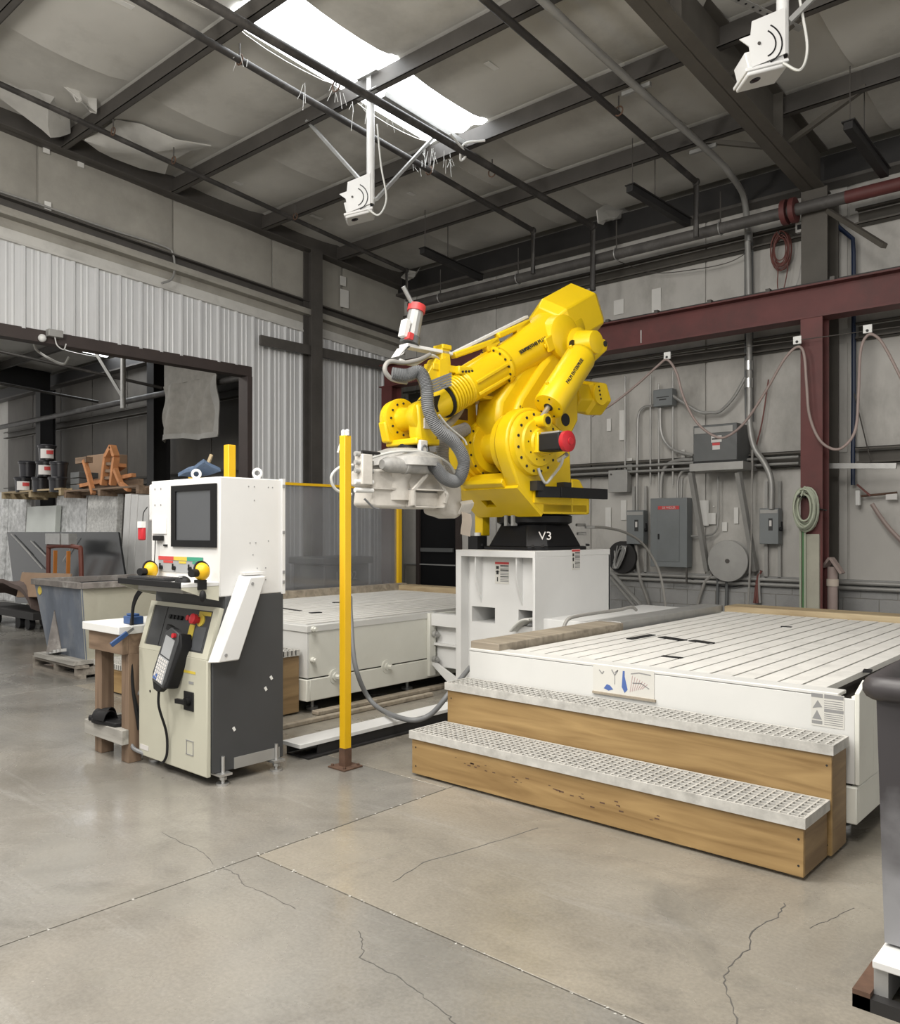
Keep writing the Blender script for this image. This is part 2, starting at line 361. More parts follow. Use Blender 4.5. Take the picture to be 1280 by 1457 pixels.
        ed = [(i * q, (i + 1) * q) for i in range(nu)] + [((i + 1) * q + nv, i * q + nv) for i in range(nu)]
        ed += [(j + 1, j) for j in range(nv)] + [(nu * q + j, nu * q + j + 1) for j in range(nv)]
        fs += [(a, b, m + b, m + a) for a, b in ed]
        return s.add(vs, fs)
    def mesh(s, name, mt, smooth=40):
        me = bpy.data.meshes.new(name); me.from_pydata([tuple(p) for p in s.v], [], s.f); me.materials.append(MATS[mt]); me.validate()
        import bmesh
        bm = bmesh.new(); bm.from_mesh(me); bmesh.ops.recalc_face_normals(bm, faces=bm.faces); bm.to_mesh(me); bm.free()
        if smooth:
            me.polygons.foreach_set('use_smooth', [True] * len(me.polygons)); me.set_sharp_from_angle(angle=math.radians(smooth))
        return me
    def part(s, name, mt, parent, local=False, bev=0, label=None, kind=None, smooth=40):
        if not local:
            inv = WM[parent].inverted(); s.v = [inv @ p for p in s.v]
        o = bpy.data.objects.new(name, s.mesh(name, mt, smooth)); C.objects.link(o); o.parent = parent; WM[o] = WM[parent]
        if bev: bevel(o, bev)
        if label: o['label'] = label
        if kind: o['kind'] = kind
        return o
    def solo(s, name, mt, label=None, cat=None, group=None, bev=0, kind=None, smooth=40):
        lo = [min(p[i] for p in s.v) for i in range(3)]; hi = [max(p[i] for p in s.v) for i in range(3)]
        o0 = Vector(((lo[0] + hi[0]) / 2, (lo[1] + hi[1]) / 2, lo[2])); s.v = [p - o0 for p in s.v]
        o = bpy.data.objects.new(name, s.mesh(name, mt, smooth)); C.objects.link(o); o.location = o0; WM[o] = Matrix.Translation(o0)
        if bev: bevel(o, bev)
        if label: o['label'] = label
        if cat: o['category'] = cat
        if group: o['group'] = group
        if kind: o['kind'] = kind
        return o
def bevel(o, wd):
    m = o.modifiers.new('bevel', 'BEVEL'); m.width = wd; m.segments = 2; m.limit_method = 'ANGLE'; m.angle_limit = math.radians(40); m.harden_normals = False
def thing(name, label, cat, loc, rz=0, group=None):
    o = bpy.data.objects.new(name, None); C.objects.link(o); o.location = loc; o.rotation_euler = (0, 0, rz); o.empty_display_size = .1
    o['label'] = label; o['category'] = cat
    if group: o['group'] = group
    WM[o] = Matrix.Translation(Vector(loc)) @ Matrix.Rotation(rz, 4, 'Z')
    return o
def setting(name, loc=(0, 0, 0)):
    o = bpy.data.objects.new(name, None); C.objects.link(o); o.location = loc; o['kind'] = 'structure'; WM[o] = Matrix.Translation(Vector(loc)); return o
def inst(me, name, parent, loc, rot=(0, 0, 0), scale=None, world=True):
    o = bpy.data.objects.new(name, me); C.objects.link(o); o.parent = parent
    M = Matrix.Translation(Vector(loc)) @ (rot if isinstance(rot, Matrix) else Matrix.Rotation(rot[2], 4, 'Z') @ Matrix.Rotation(rot[1], 4, 'Y') @ Matrix.Rotation(rot[0], 4, 'X'))
    if world and parent: M = WM[parent].inverted() @ M
    if scale: M = M @ Matrix.Diagonal((*scale, 1))
    o.matrix_local = M; WM[o] = WM[parent] @ M if parent else M
    return o
def cr(pts, k=8):                                             # smooth curve through points
    P = [Vector(p) for p in pts]; P = [P[0] * 2 - P[1]] + P + [P[-1] * 2 - P[-2]]; out = []
    for i in range(1, len(P) - 2):
        a, b, c, d = P[i - 1:i + 3]
        for j in range(k):
            t = j / k; out.append(.5 * ((2 * b) + (c - a) * t + (2 * a - 5 * b + 4 * c - d) * t * t + (3 * b - a - 3 * c + d) * t ** 3))
    return out + [P[-2]]
def frame(o, xdir, ydir):                                     # matrix with given x and y directions
    x = Vector(xdir).normalized(); y = Vector(ydir); y = (y - x * y.dot(x)).normalized(); z = x.cross(y)
    return Matrix(((x.x, y.x, z.x, o[0]), (x.y, y.y, z.y, o[1]), (x.z, y.z, z.z, o[2]), (0, 0, 0, 1)))
def lettering(txt, size, M, mt, parent, name='lettering', ext=.0008, sx=1.0, local=False):
    cu = bpy.data.curves.new('t', 'FONT'); cu.body = txt; cu.size = size; cu.align_x = 'CENTER'; cu.align_y = 'CENTER'; cu.extrude = ext; cu.resolution_u = 2
    t = bpy.data.objects.new('t', cu); C.objects.link(t); bpy.context.view_layer.update()
    me = bpy.data.meshes.new_from_object(t.evaluated_get(bpy.context.evaluated_depsgraph_get()))
    bpy.data.objects.remove(t); bpy.data.curves.remove(cu)
    me.materials.clear(); me.materials.append(MATS[mt])
    o = bpy.data.objects.new(name, me); C.objects.link(o); o.parent = parent
    o.matrix_local = (M if local else WM[parent].inverted() @ M) @ Matrix.Diagonal((sx, 1, 1, 1)); WM[o] = WM[parent] @ o.matrix_local
    return o
# ================================================================== THE SETTING
# ---- floor: cast slabs with open joints
def ribbon(mb, pts, wd, z0, z1, jit=0):
    pts = [Vector(p) for p in pts]; L, R = [], []
    for i, p in enumerate(pts):
        d = (pts[min(i + 1, len(pts) - 1)] - pts[max(i - 1, 0)]); d.z = 0; d.normalize(); n = Vector((-d.y, d.x, 0))
        k = wd * (1 + random.uniform(-jit, jit)); L.append(p + n * k / 2); R.append(p - n * k / 2)
    vs = [(q.x, q.y, z) for z in (z0, z1) for q in L + R]; n = len(pts); fs = []
    for i in range(n - 1):
        fs += [(2 * n + i, 2 * n + i + 1, 3 * n + i + 1, 3 * n + i), (i, n + i, n + i + 1, i + 1), (i, i + 1, 2 * n + i + 1, 2 * n + i), (n + i, 3 * n + i, 3 * n + i + 1, n + i + 1)]
    mb.add(vs, fs)
fl = MB().box((-31, -8, -.2), (8, 11.2, -.014)).solo('floor', 'grout', kind='structure')
G = .0035
cols = [(-31, -22, [-8, 1.5, 6.5, 11.1]), (-22, -12.3, [-8, 0.4, 5.4, 11.1]), (-12.3, -7.7, [-8, -1.6, 2.6, 7.2, 11.1]),
        (-7.7, -3.08, [-8, -4.6, 0.35 - 1.6, 3.47, 8.1, 11.1]), (-3.08, 1.5, [-8, -2.4, 2.20, 6.8, 11.1]), (1.5, 8, [-8, 2.2, 11.1])]
for x0, x1, ys in cols:
    for y0, y1 in zip(ys, ys[1:]):
        MB().box((x0 + G, y0 + G, -.014), (x1 - G, y1 - G, 0)).part('slab', 'concrete_tan' if (x0, y0) in ((-3.08, 2.20), (-7.7, 3.47)) else 'concrete', fl, bev=.002)
def floor_line(pix, wd, name, mt, jit=.5, sub=5, wob=.006):
    q = [pz(x, y) for x, y in pix]; pts = []
    for a, b in zip(q, q[1:]):
        for k in range(sub): pts.append(a.lerp(b, k / sub) + Vector((random.uniform(-wob, wob), random.uniform(-wob, wob), 0)))
    mb = MB(); ribbon(mb, pts + [q[-1]], wd, -.002, .0008, jit); mb.part(name, mt, fl, smooth=0)
floor_line([(510, 1325), (516, 1340), (514, 1362), (535, 1375), (575, 1395), (605, 1420), (637, 1444), (648, 1457)], .0035, 'crack', 'crack')
floor_line([(1117, 1285), (1105, 1305), (1070, 1325), (1065, 1350), (1035, 1378), (1030, 1395), (1036, 1420), (1048, 1457)], .004, 'crack', 'crack')
floor_line([(230, 1185), (260, 1200), (290, 1213), (303, 1230)], .003, 'crack', 'crack')
floor_line([(318, 1236), (340, 1245), (343, 1257), (380, 1273), (420, 1293)], .003, 'crack', 'crack')
floor_line([(560, 1255), (600, 1228), (680, 1205), (765, 1178)], .004, 'crack', 'crack', .7)
floor_line([(1150, 1320), (1190, 1305), (1215, 1292)], .003, 'crack', 'crack')
for a, b, n in (((-3.083, .6), (-3.083, 3.3), 46), ((-3.0, 2.2), (-.9, 2.2), 44)):
    mb = MB()
    for i in range(n):
        t = random.random(); x = a[0] + (b[0] - a[0]) * t + random.gauss(0, .006); y = a[1] + (b[1] - a[1]) * t + random.gauss(0, .006); k = random.uniform(.002, .006)
        mb.add([(x - k, y - k, .0002), (x + k, y - k * .5, .0002), (x + k * .4, y + k, .0002), (x, y, k * .5)], [(0, 1, 3), (1, 2, 3), (2, 0, 3), (0, 2, 1)])
    mb.part('joint_crumbs', 'crumb', fl, kind='stuff', smooth=0)
# ---- back wall
wb = MB().box((-31, YB, 0), (4, YB + .2, 6.6)).solo('wall_back', 'wall_insulation', kind='structure')
def puffy(p0, u, v, bul, seed, nrm):
    rnd = random.Random(seed); ph = [rnd.uniform(0, 6) for _ in range(4)]
    def f(a, b):
        e = math.sin(math.pi * min(1, max(0, a))) ** .4 * math.sin(math.pi * b) ** .4
        wv = .5 + .25 * math.sin(5 * a + ph[0] + 2 * b) + .25 * math.sin(9 * b + ph[1] - 3 * a)
        return Vector(p0) + Vector(u) * a + Vector(v) * b + Vector(nrm) * (bul * e * (.6 + .6 * wv))
    return f
k = 0
for z0, z1 in ((.83, 2.24), (2.40, 3.74), (3.92, 5.12), (5.30, 5.72)):
    x = -12.2
    while x < 1.5:
        mb = MB(); mb.sheet(puffy((x, YB - .012, z0), (1.80, 0, 0), (0, 0, z1 - z0), .045, k, (0, -1, 0)), 8, 6, .01)
        mb.part('insulation_sheet', 'wall_insulation', wb); x += 1.83; k += 1
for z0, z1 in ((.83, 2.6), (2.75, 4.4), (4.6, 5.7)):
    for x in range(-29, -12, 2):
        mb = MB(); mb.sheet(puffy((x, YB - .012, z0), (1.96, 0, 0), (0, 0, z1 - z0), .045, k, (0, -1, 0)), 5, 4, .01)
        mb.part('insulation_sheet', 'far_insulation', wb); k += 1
def girt(parent, x0, x1, z, h=.2, d=.16, y=YB, mt='rafter_steel'):
    mb = MB(); mb.box((x0, y - .02, z), (x1, y - .012, z + h)); mb.box((x0, y - d, z + h - .008), (x1, y - .02, z + h)); mb.box((x0, y - d, z), (x1, y - .02, z + .008))
    mb.box((x0, y - d, z + h - .03), (x1, y - d + .006, z + h)); mb.box((x0, y - d, z), (x1, y - d + .006, z + .03)); return mb.part('girt', mt, parent)
for z in (2.24, 3.74, 5.12):
    girt(wb, -10.6, -3.55, z); girt(wb, -2.95, 3.5, z)
for z in (2.6, 4.42): girt(wb, -29, -10.8, z)
MB().box((-31, YB - .24, 5.70), (4, YB - .05, 6.02)).part('eave_strut', 'black_steel', wb)
MB().box((-31, YB - .30, 5.66), (4, YB - .05, 5.70)).part('eave_strut_flange', 'dark_steel', wb)
bm_ = MB().box((0, -.09, 0), (.398, 0, .196)).mesh('block', 'block')
for row in range(4):
    for i in range(22):
        o = inst(bm_, 'block', wb, (-9.6 + i * .406 + (row % 2) * .203, YB - .005, .004 + row * .204))
MB().box((-10.6, YB - .085, 0), (-.5, YB, .81)).part('mortar', 'trim_beige', wb)
MB().box((-10.6, YB - .13, .815), (-.5, YB, .835)).part('sill_ledge', 'block', wb)
for (x0, y0, x1, y1) in ((873, 428, 887, 446), (927, 412, 940, 446), (863, 596, 869, 613), (881, 584, 889, 626), (1014, 720, 1016, 721), (969, 640, 974, 651), (995, 712, 1008, 748), (1008, 730, 1018, 746), (1027, 743, 1034, 756), (1044, 722, 1050, 745), (892, 652, 899, 672), (883, 712, 891, 740), (861, 722, 869, 752)):
    a, b = py(x0, y0, YB - .075), py(x1, y1, YB - .075)
    MB().box((a.x, YB - .078, b.z), (b.x, YB - .070, a.z)).part('tape_patch', 'tape', wb)
# ---- left wall with the wide opening
wl = setting('wall_left', (XL, 4, 0))
JY, HZ = 7.50, 3.92
def ct(Y): return 4.94 - .0667 * (Y - 3.9)                # top of the corrugated sheets
MB().box((XL - .12, JY, 0), (XL - .03, YB, 6.4)).part('wall_sheathing', 'left_insulation', wl)
MB().box((XL - .12, -6, HZ + .05), (XL - .03, JY, 6.9)).part('wall_sheathing', 'left_insulation', wl)
MB().box((XL - .12, -6, 0), (XL - .03, 0.4, HZ + .05)).part('wall_sheathing', 'left_insulation', wl)
prof = [(0, 0), (.02, .032), (.05, .032), (.07, 0), (.13, 0), (.14, .008), (.155, .008), (.165, 0), (.205, 0), (.215, .008), (.23, .008), (.24, 0), (.3045, 0)]
def corr(y, z0, z1a, z1b, wd=.3045):
    vs = []; n = len(prof)
    for zt in (0, 1):
        for off in (0, -.008):
            for u, d in prof:
                u = min(u, wd); zz = z0 if zt == 0 else z1a + (z1b - z1a) * u / .3045
                vs.append((XL + .012 + d + off, y + u, zz))
    fs = []
    for i in range(n - 1):
        fs += [(i, i + 1, 2 * n + i + 1, 2 * n + i), (n + i, 3 * n + i, 3 * n + i + 1, n + i + 1), (i, n + i, n + i + 1, i + 1), (2 * n + i, 2 * n + i + 1, 3 * n + i + 1, 3 * n + i)]
    MB().add(vs, fs).part('corrugated_sheet', 'corrugated', wl, smooth=20)
y = JY - .3055 * 22
while y < YB - .35:
    z0 = HZ + random.uniform(-.012, .012) if y < JY - .1 else .05
    corr(y, z0, ct(y), ct(y + .3045)); y += .3055
def slbar(name, o0, o1, d0, d1, mt, y0=-4, y1=YB - .05):       # bar on the left wall that follows the roof slope
    z = lambda Y, o: ct(Y) + o
    vs = [(XL + d, Y, z(Y, o)) for Y in (y0, y1) for d, o in ((d0, o0), (d1, o0), (d1, o1), (d0, o1))]
    MB().add(vs, [(0, 1, 2, 3), (7, 6, 5, 4), (0, 4, 5, 1), (1, 5, 6, 2), (2, 6, 7, 3), (3, 7, 4, 0)]).part(name, mt, wl)
slbar('trim_strip', 0, .03, 0, .06, 'trim_white')
slbar('trim_strip', .03, .15, 0, .035, 'trim_white')
slbar('ledge_sheet', .15, .27, 0, .02, 'trim_beige')
slbar('girt', .27, .30, 0, .16, 'trim_beige')
slbar('girt', .30, .36, .10, .16, 'trim_beige')
slbar('girt', .36, .50, -.02, .01, 'dark_steel')
slbar('girt', .50, .52, 0, .10, 'dark_steel')
for i, yy in enumerate([-1.4, .9, 3.05, 4.35, 6.2, 7.9, 9.35]):
    nx = [-1.4, .9, 3.05, 4.35, 6.2, 7.9, 9.35, YB][i + 1]
    zb = ct(yy) + .52; f = puffy((XL - .02, yy + .012, zb), (0, nx - yy - .024, -SL * (nx - yy)), (0, 0, 1.0), .05, 60 + i, (1, 0, 0))
    MB().sheet(f, 8, 6, .01).part('insulation_sheet', 'left_insulation', wl)
for x, y_ in ((66, 212), (115, 232), (68, 293), (488, 400)):
    p = px(x, y_, XL + .04); s_ = .04 if x < 400 else .06
    MB().box((XL + .03, p.y - s_, p.z - s_ * 1.3), (XL + .045, p.y + s_, p.z + s_ * 1.3)).part('tape_patch', 'tape', wl)
p = px(490, 425, XL + .04); MB().box((XL + .03, p.y - .09, p.z - .15), (XL + .045, p.y + .09, p.z + .15)).part('tape_patch', 'tape', wl)
mb = MB()                                                   # sloping frame beam along the wall
for d0, d1, o0, o1 in ((.02, .22, 0, .015), (.11, .125, 0, .34), (.02, .22, .325, .34)):
    vs = [(XL + d, Y, 6.24 - SL * (Y - 3.91) + o) for Y in (-5, YB - .1) for d, o in ((d0, o0), (d1, o0), (d1, o1), (d0, o1))]
    mb.add(vs, [(0, 1, 2, 3), (7, 6, 5, 4), (0, 4, 5, 1), (1, 5, 6, 2), (2, 6, 7, 3), (3, 7, 4, 0)])
mb.part('frame_beam', 'dark_steel', wl)
t1 = MB().box((XL - .16, -5, HZ - .14), (XL + .03, JY, HZ + .01)); t1.solo('trim_1', 'jamb_brown', kind='structure')
t2 = MB().box((XL - .20, JY - .08, 0), (XL + .03, JY + .02, HZ - .14)); t2.solo('trim_2', 'jamb_brown', kind='structure', bev=.004)
MB().box((XL + .14, 7.55, 4.25), (XL + .2, YB - .3, 4.40)).part('girt', 'dark_steel', wl)
# ---- roof: purlins, insulation sheets, skylights
cl = setting('ceiling', (-6, 5, 6))
PUR = [9.12 - 1.5 * i for i in range(0, 9)]
def zdeck(Y): return roofz(Y) + .235
MB().add([(x, Y, zdeck(Y) + dz) for dz in (.11, .16) for x, Y in ((-31, -8), (8, -8), (8, 11.2), (-31, 11.2))],
         [(0, 3, 2, 1), (4, 5, 6, 7), (0, 1, 5, 4), (1, 2, 6, 5), (2, 3, 7, 6), (3, 0, 4, 7)]).part('roof_deck', 'trim_beige', cl)
for Y in PUR:
    z = roofz(Y); mb = MB()
    mb.box((-30.5, Y - .004, z), (5, Y + .004, z + .235)); mb.box((-30.5, Y - .075, z), (5, Y, z + .007)); mb.box((-30.5, Y, z + .228), (5, Y + .075, z + .235))
    mb.box((-30.5, Y - .075, z), (5, Y - .068, z + .022)); mb.part('purlin', 'dark_steel', cl)
SKY = [(-7.02, -6.15)]
xs = [-6.15 + 1.83 * i for i in range(6)]; xsl = [-7.02 - 1.83 * i for i in range(13)]
segs = [(a, b) for a, b in zip(xs, xs[1:])] + [(-7.02, -6.15)] + [(b, a) for a, b in zip(xsl, xsl[1:])]
bays = [10.62] + PUR[:6]
k = 0
def sky_panel(x0, x1, ya, yb):
    n = 24; pts = []
    def f(a, b):
        Y = ya + (yb - ya) * b; return (x0 + (x1 - x0) * a, Y, zdeck(Y) + .03 + .022 * math.sin(a * math.pi * 6))
    MB().sheet(f, n, 1, .006).part('skylight_panel', 'skylight_sheet', cl)
for bi, (yb, ya) in enumerate(zip(bays, bays[1:])):
    for x0, x1 in segs:
        if (x0, x1) == (-7.02, -6.15) and bi in (2, 3): sky_panel(x0 - .02, x1 + .02, ya, yb); continue
        if bi == 0 and -22.5 < x0 < -20.5: sky_panel(x0, x1, ya, yb); continue
        if x0 < -26 or (x0 > 1 and bi > 2): continue
        rnd = random.Random(k * 7 + 3); ph = rnd.uniform(0, 6); sag = rnd.uniform(.03, .075); k += 1
        def f(a, b, x0=x0, x1=x1, ya=ya, yb=yb, ph=ph, sag=sag):
            Y = ya + (yb - ya) * b; e = math.sin(math.pi * b) ** .5 if 0 < b < 1 else 0
            wv = 1 + .25 * math.sin(7 * a + ph) * math.sin(4 * b + ph)
            seam = .035 * (abs(2 * a - 1) ** 10)
            return (x0 + (x1 - x0) * a, Y, zdeck(Y) + .045 - sag * e * wv - seam * e)
        MB().sheet(f, 10, 6, .008).part('insulation_sheet', 'insulation', cl)
        if 0 < bi < 5 and -11 < x0 < 0 and rnd.random() < .55:
            a, b = rnd.uniform(.3, .7), rnd.uniform(.2, .8); q = Vector(f(a, b)); l = rnd.uniform(.05, .13)
            MB().box((q.x - .035, q.y - l, q.z - .012), (q.x + .035, q.y + l, q.z - .006)).part('tape_patch', 'tape', cl)
# main rafter on the near frame, and the frames of the far bay
def rafter(X, mt, y1=YB - .35, depth=.62, x=None):
    mb = MB(); y0 = -6
    zb = lambda Y: 5.50 + SL * (10.5 - Y); zt = lambda Y: roofz(Y) + .02
    def sb(xa, xb, f0, f1):
        vs = [(q, Y, f(Y)) for Y in (y0, y1) for q, f in ((xa, f0), (xb, f0), (xb, f1), (xa, f1))]
        mb.add(vs, [(0, 1, 2, 3), (7, 6, 5, 4), (0, 4, 5, 1), (1, 5, 6, 2), (2, 6, 7, 3), (3, 7, 4, 0)])
    sb(X - .13, X + .13, lambda Y: zb(Y), lambda Y: zb(Y) + .018); sb(X - .006, X + .006, zb, lambda Y: zt(Y) + .22); sb(X - .1, X + .1, lambda Y: zt(Y) + .205, lambda Y: zt(Y) + .22)
    r = mb.part('rafter', mt, cl)
    m2 = MB()
    for Y in (6.6, 9.0): m2.box((X - .11, Y - .006, zb(Y)), (X + .11, Y + .006, zt(Y) + .2))
    m2.part('stiffener', mt, r)
rafter(-3.30, 'rafter_steel'); rafter(-18.6, 'black_steel'); rafter(-25, 'black_steel')
for a, b in ((( -3.25, 7.75, 5.80), (-2.55, 7.62, 6.02)), ((-3.35, 9.25, 5.66), (-4.1, 9.12, 5.92)), ((-3.25, 9.25, 5.66), (-2.4, 9.12, 5.95))):
    MB().bar(a, b, .05, .05).part('flange_brace', 'rafter_steel', cl)
# torn insulation by the left wall
def torn(pix, Ys, name='torn_insulation', mt='torn_sheet'):
    pts = [px(x, y, X) for (x, y), X in zip(pix, Ys)]; mb = MB(); c = sum(pts, Vector()) / len(pts); n = len(pts)
    ring2 = [c + (p - c) * .55 + Vector((.06 * random.uniform(-1, 1), 0, -.05 * random.random())) for p in pts]
    vs = pts + ring2 + [c + Vector((.05, 0, -.08))]; vs += [v + Vector((.012, 0, .012)) for v in vs]; fs = []; T = 2 * n + 1
    for i in range(n):
        j = (i + 1) % n
        fs += [(i, j, n + j, n + i), (n + i, n + j, 2 * n), (T + i, T + n + i, T + n + j, T + j), (T + n + i, T + 2 * n, T + n + j), (i, T + i, T + j, j)]
    mb.add(vs, fs).part(name, mt, cl)
torn([(0, 62), (40, 85), (70, 100), (95, 112), (99, 128), (98, 160), (100, 190), (85, 195), (72, 196), (60, 185), (0, 140)], [-9.6, -9.6, -9.6, -9.6, -9.8, -10, -10.3, -10.3, -10.3, -10.3, -10.2])
torn([(70, 100), (105, 112), (137, 140), (137, 162), (128, 160), (118, 145), (108, 145), (98, 125)], [-9.5] * 8)
torn([(120, 200), (140, 190), (165, 172), (200, 178), (250, 200), (300, 208), (270, 215), (240, 232), (235, 248), (200, 240), (160, 225), (140, 215)], [-10, -9.9, -9.7, -9.5, -9.3, -9.2, -9.5, -9.9, -10.3, -10.3, -10.3, -10.2])
torn([(848, 300), (860, 292), (897, 290), (899, 308), (885, 305), (872, 312), (862, 308), (858, 320), (850, 318)], [-6.1] * 9)
torn([(570, 395), (580, 385), (592, 388), (598, 380), (590, 394), (580, 400)], [-9.9] * 6)
# ================================================================== MACHINE: tables, pedestal, steps
TZ = .69
def sticker(parent, M, wd, ht, kind='warning'):                 # printed label, lying in the x-y plane of M
    m = MB(M); m.box((-wd / 2, -ht / 2, 0), (wd / 2, ht / 2, .001)); s = m.part('sticker', 'paper', parent)
    def rect(n, mt, rs):
        q = MB(M)
        for a, b, c, d in rs: q.box((a * wd, b * ht, .001), (c * wd, d * ht, .0016))
        q.part(n, mt, s, smooth=0)
    if kind == 'warning':
        rect('red_header', 'label_red', [(-.5, .38, .5, .48)])
        rect('text_lines', 'print_grey', [(-.12, y, .48, y + .035) for y in (.25, .17, .05, -.03, -.1, -.25, -.33, -.4)])
        rect('text_bars', 'label_black', [(-.12, .30, .48, .345), (-.12, .08 + .02, .48, .145), (-.12, -.19, .48, -.15)])
        rect('pictogram', 'label_black', [(-.42, .16, -.22, .30), (-.40, -.08, -.24, .1), (-.36, -.4, -.28, -.2), (-.46, .02, -.18, .05)])
    elif kind == 'notice':
        rect('text_bars', 'print_grey', [(-.1, .36, .48, .48), (-.1, -.05, .48, .05), (-.5, .36, -.14, .48), (-.48, -.44, -.16, -.34)])
        rect('text_lines', 'print_grey', [(-.1, y, .46, y + .02) for y in (.28, .21, .14, .08, -.12, -.18, -.24, -.3, -.37, -.43)])
        q = MB(M); q.prism([(-.47 * wd, -.3 * ht), (-.17 * wd, -.3 * ht), (-.32 * wd, -.02 * ht)], 'z', .001, .0016)
        q.prism([(-.46 * wd, .02 * ht), (-.3 * wd, .28 * ht), (-.16 * wd, .08 * ht), (-.3 * wd, .06 * ht)], 'z', .001, .0016); q.part('pictogram', 'print_grey', s, smooth=0)
    return s
def worktable(x0, x1, y0, y1, label, side):
    t = thing('slatted_worktable', label, 'worktable', ((x0 + x1) / 2, (y0 + y1) / 2, 0), group=None)
    mb = MB(); mb.box((x0, y0, .28), (x1, y0 + .02, TZ - .02)); mb.part('front_panel', 'white_paint', t, bev=.003)
    MB().box((x0 - .012, y0 - .012, .10), (x1 + .012, y0 + .02, .27)).part('skirt', 'table_paint', t, bev=.006)
    for xx, sg in ((x0, 1), (x1, -1)):
        MB().box((xx, y0 + .02, .28), (xx + sg * .02, y1, TZ - .01)).part('side_panel', 'table_paint', t, bev=.003)
        MB().box((xx - sg * .012, y0 + .02, .10), (xx + sg * .02, y1, .27)).part('skirt', 'table_paint', t, bev=.006)
    MB().box((x0, y1 - .02, .1), (x1, y1, TZ - .01)).part('back_panel', 'table_paint', t)
    MB().box((x0 + .02, y0 + .02, .45), (x1 - .02, y1 - .02, TZ - .10)).part('deck', 'dark_steel', t)
    return t
rt = worktable(-3.42, -1.12, 4.07, 7.50, 'white slatted worktable behind the wooden steps, nearer the grey electrical cabinets', 'r')
MB().box((-3.42, 4.068, TZ - .018), (-1.19, 4.19, TZ)).part('front_rim', 'white_paint', rt, bev=.004)
MB().prism([(4.07, .28), (4.30, .28), (4.30, .70), (4.19, .745), (4.07, .70)], 'x', -1.12, -1.10).part('end_plate', 'table_paint', rt, bev=.003)
MB().box((-1.115, 4.30, .28), (-1.10, 7.5, .66)).part('end_panel', 'table_paint', rt)
def slats(t, x0, x1, y0, y1, pitch=.118):
    n = int((x1 - x0) / pitch); me = MB().box((0, 0, 0), (pitch - .014, y1 - y0, .03)).mesh('slat', 'slat_white')
    for i in range(n):
        o = inst(me, 'slat', t, (x0 + i * pitch, y0, TZ - .034 + random.uniform(-.001, .001)))
slats(rt, -3.16, -1.19, 4.20, 7.48)
def deck_hole(t, x0, y0, x1, y1, d):
    a, b = pz(x0, y0, TZ), pz(x1, y1, TZ); MB().bar((a.x, a.y, TZ - .004), (b.x, b.y, TZ - .004), d, .012).part('deck_slot', 'black_void', t)
for h in ((895, 909, 928, 903, .05), (941, 906, 972, 911, .075), (984, 911, 1012, 915, .07), (942, 933, 970, 936, .035), (1111, 891, 1126, 892, .03), (1228, 953, 1240, 954, .06)): deck_hole(rt, *h)
MB().box((-3.42, 4.08, TZ - .03), (-3.19, 5.62, TZ + .045)).part('edge_board', 'weathered', rt, bev=.006)
MB().box((-3.42, 5.63, TZ - .03), (-3.22, 7.52, TZ + .05)).part('edge_rail', 'galvanised', rt, bev=.004, label='pale grey metal edge rail')
MB().box((-3.20, 7.50, TZ - .08), (-.55, 7.80, TZ + .045)).part('back_board', 'lumber', rt, bev=.008)
M = frame(py(1177, 1011, 4.069), (1, 0, 0), (0, 0, 1)); a, b = py(1153, 1000, 4.06), py(1200, 1000, 4.06); sticker(rt, M, b.x - a.x, .155, 'notice')
p = py(886, 970, 4.069); M = frame(p, (1, 0, 0), (0, 0, 1))
s = MB(M).box((-.19, -.072, 0), (.19, .078, .002)).part('drawing_board', 'paper', rt, label='taped sheet with marker drawings')
MB(M).box((-.19, -.085, 0), (.20, -.072, .012)).part('ledge', 'weathered', s)
q = MB(M)
for pts, wd in (([(-.15, .05), (-.13, .03), (-.12, .045)], .006), ([(-.07, .06), (-.05, .03), (-.03, .06), (-.05, .045)], .006), ([(-.05, .03), (-.05, -.02)], .004), ([(.05, .05), (.10, .06), (.17, .055)], .006), ([(.06, .0), (.11, .005), (.16, -.02)], .005)):
    for u, v in zip(pts, pts[1:]): q.bar((u[0], u[1], .0025), (v[0], v[1], .0025), wd, .001)
q.part('marker_lines', 'print_grey', s, smooth=0)
q = MB(M); q.prism([(-.12, -.05), (-.10, -.025), (-.08, -.03), (-.06, -.05), (-.09, -.06)], 'z', .002, .003); q.prism([(.0, .06), (.012, .06), (.012, .03), (.03, -.04), (.012, -.06), (-.006, -.03)], 'z', .002, .003); q.part('marker_patch', 'print_blue', s, smooth=0)
q = MB(M)
for i in range(7):
    q.bar((.045 + i * .012, -.05 + .004 * i, .0025), (.06 + i * .015, .04 - .006 * i, .0025), .003, .001)
q.part('marker_hatching', 'print_pink', s, smooth=0)
lt = worktable(-7.45, -5.13, 4.13, 7.50, 'white slatted worktable behind the tall control console, bolts along its side', 'l')
MB().box((-7.45, 4.12, TZ - .05), (-5.12, 4.20, TZ + .003)).part('front_rim', 'white_paint', lt, bev=.004)
MB().box((-5.20, 4.20, TZ - .05), (-5.12, 5.62, TZ + .003)).part('side_rim', 'white_paint', lt, bev=.004)
slats(lt, -7.40, -5.21, 4.21, 7.40)
for h in ((441, 872, 456, 871, .06), (473, 857, 486, 857, .05), (400, 865, 428, 869, .03)): deck_hole(lt, *h)
MB().box((-7.50, 4.13, TZ - .05), (-7.38, 7.55, TZ + .075)).part('back_curb', 'weathered', lt, bev=.005)
MB().box((-7.40, 7.40, TZ - .05), (-5.0, 7.62, TZ + .06)).part('end_board', 'lumber', lt, bev=.005)
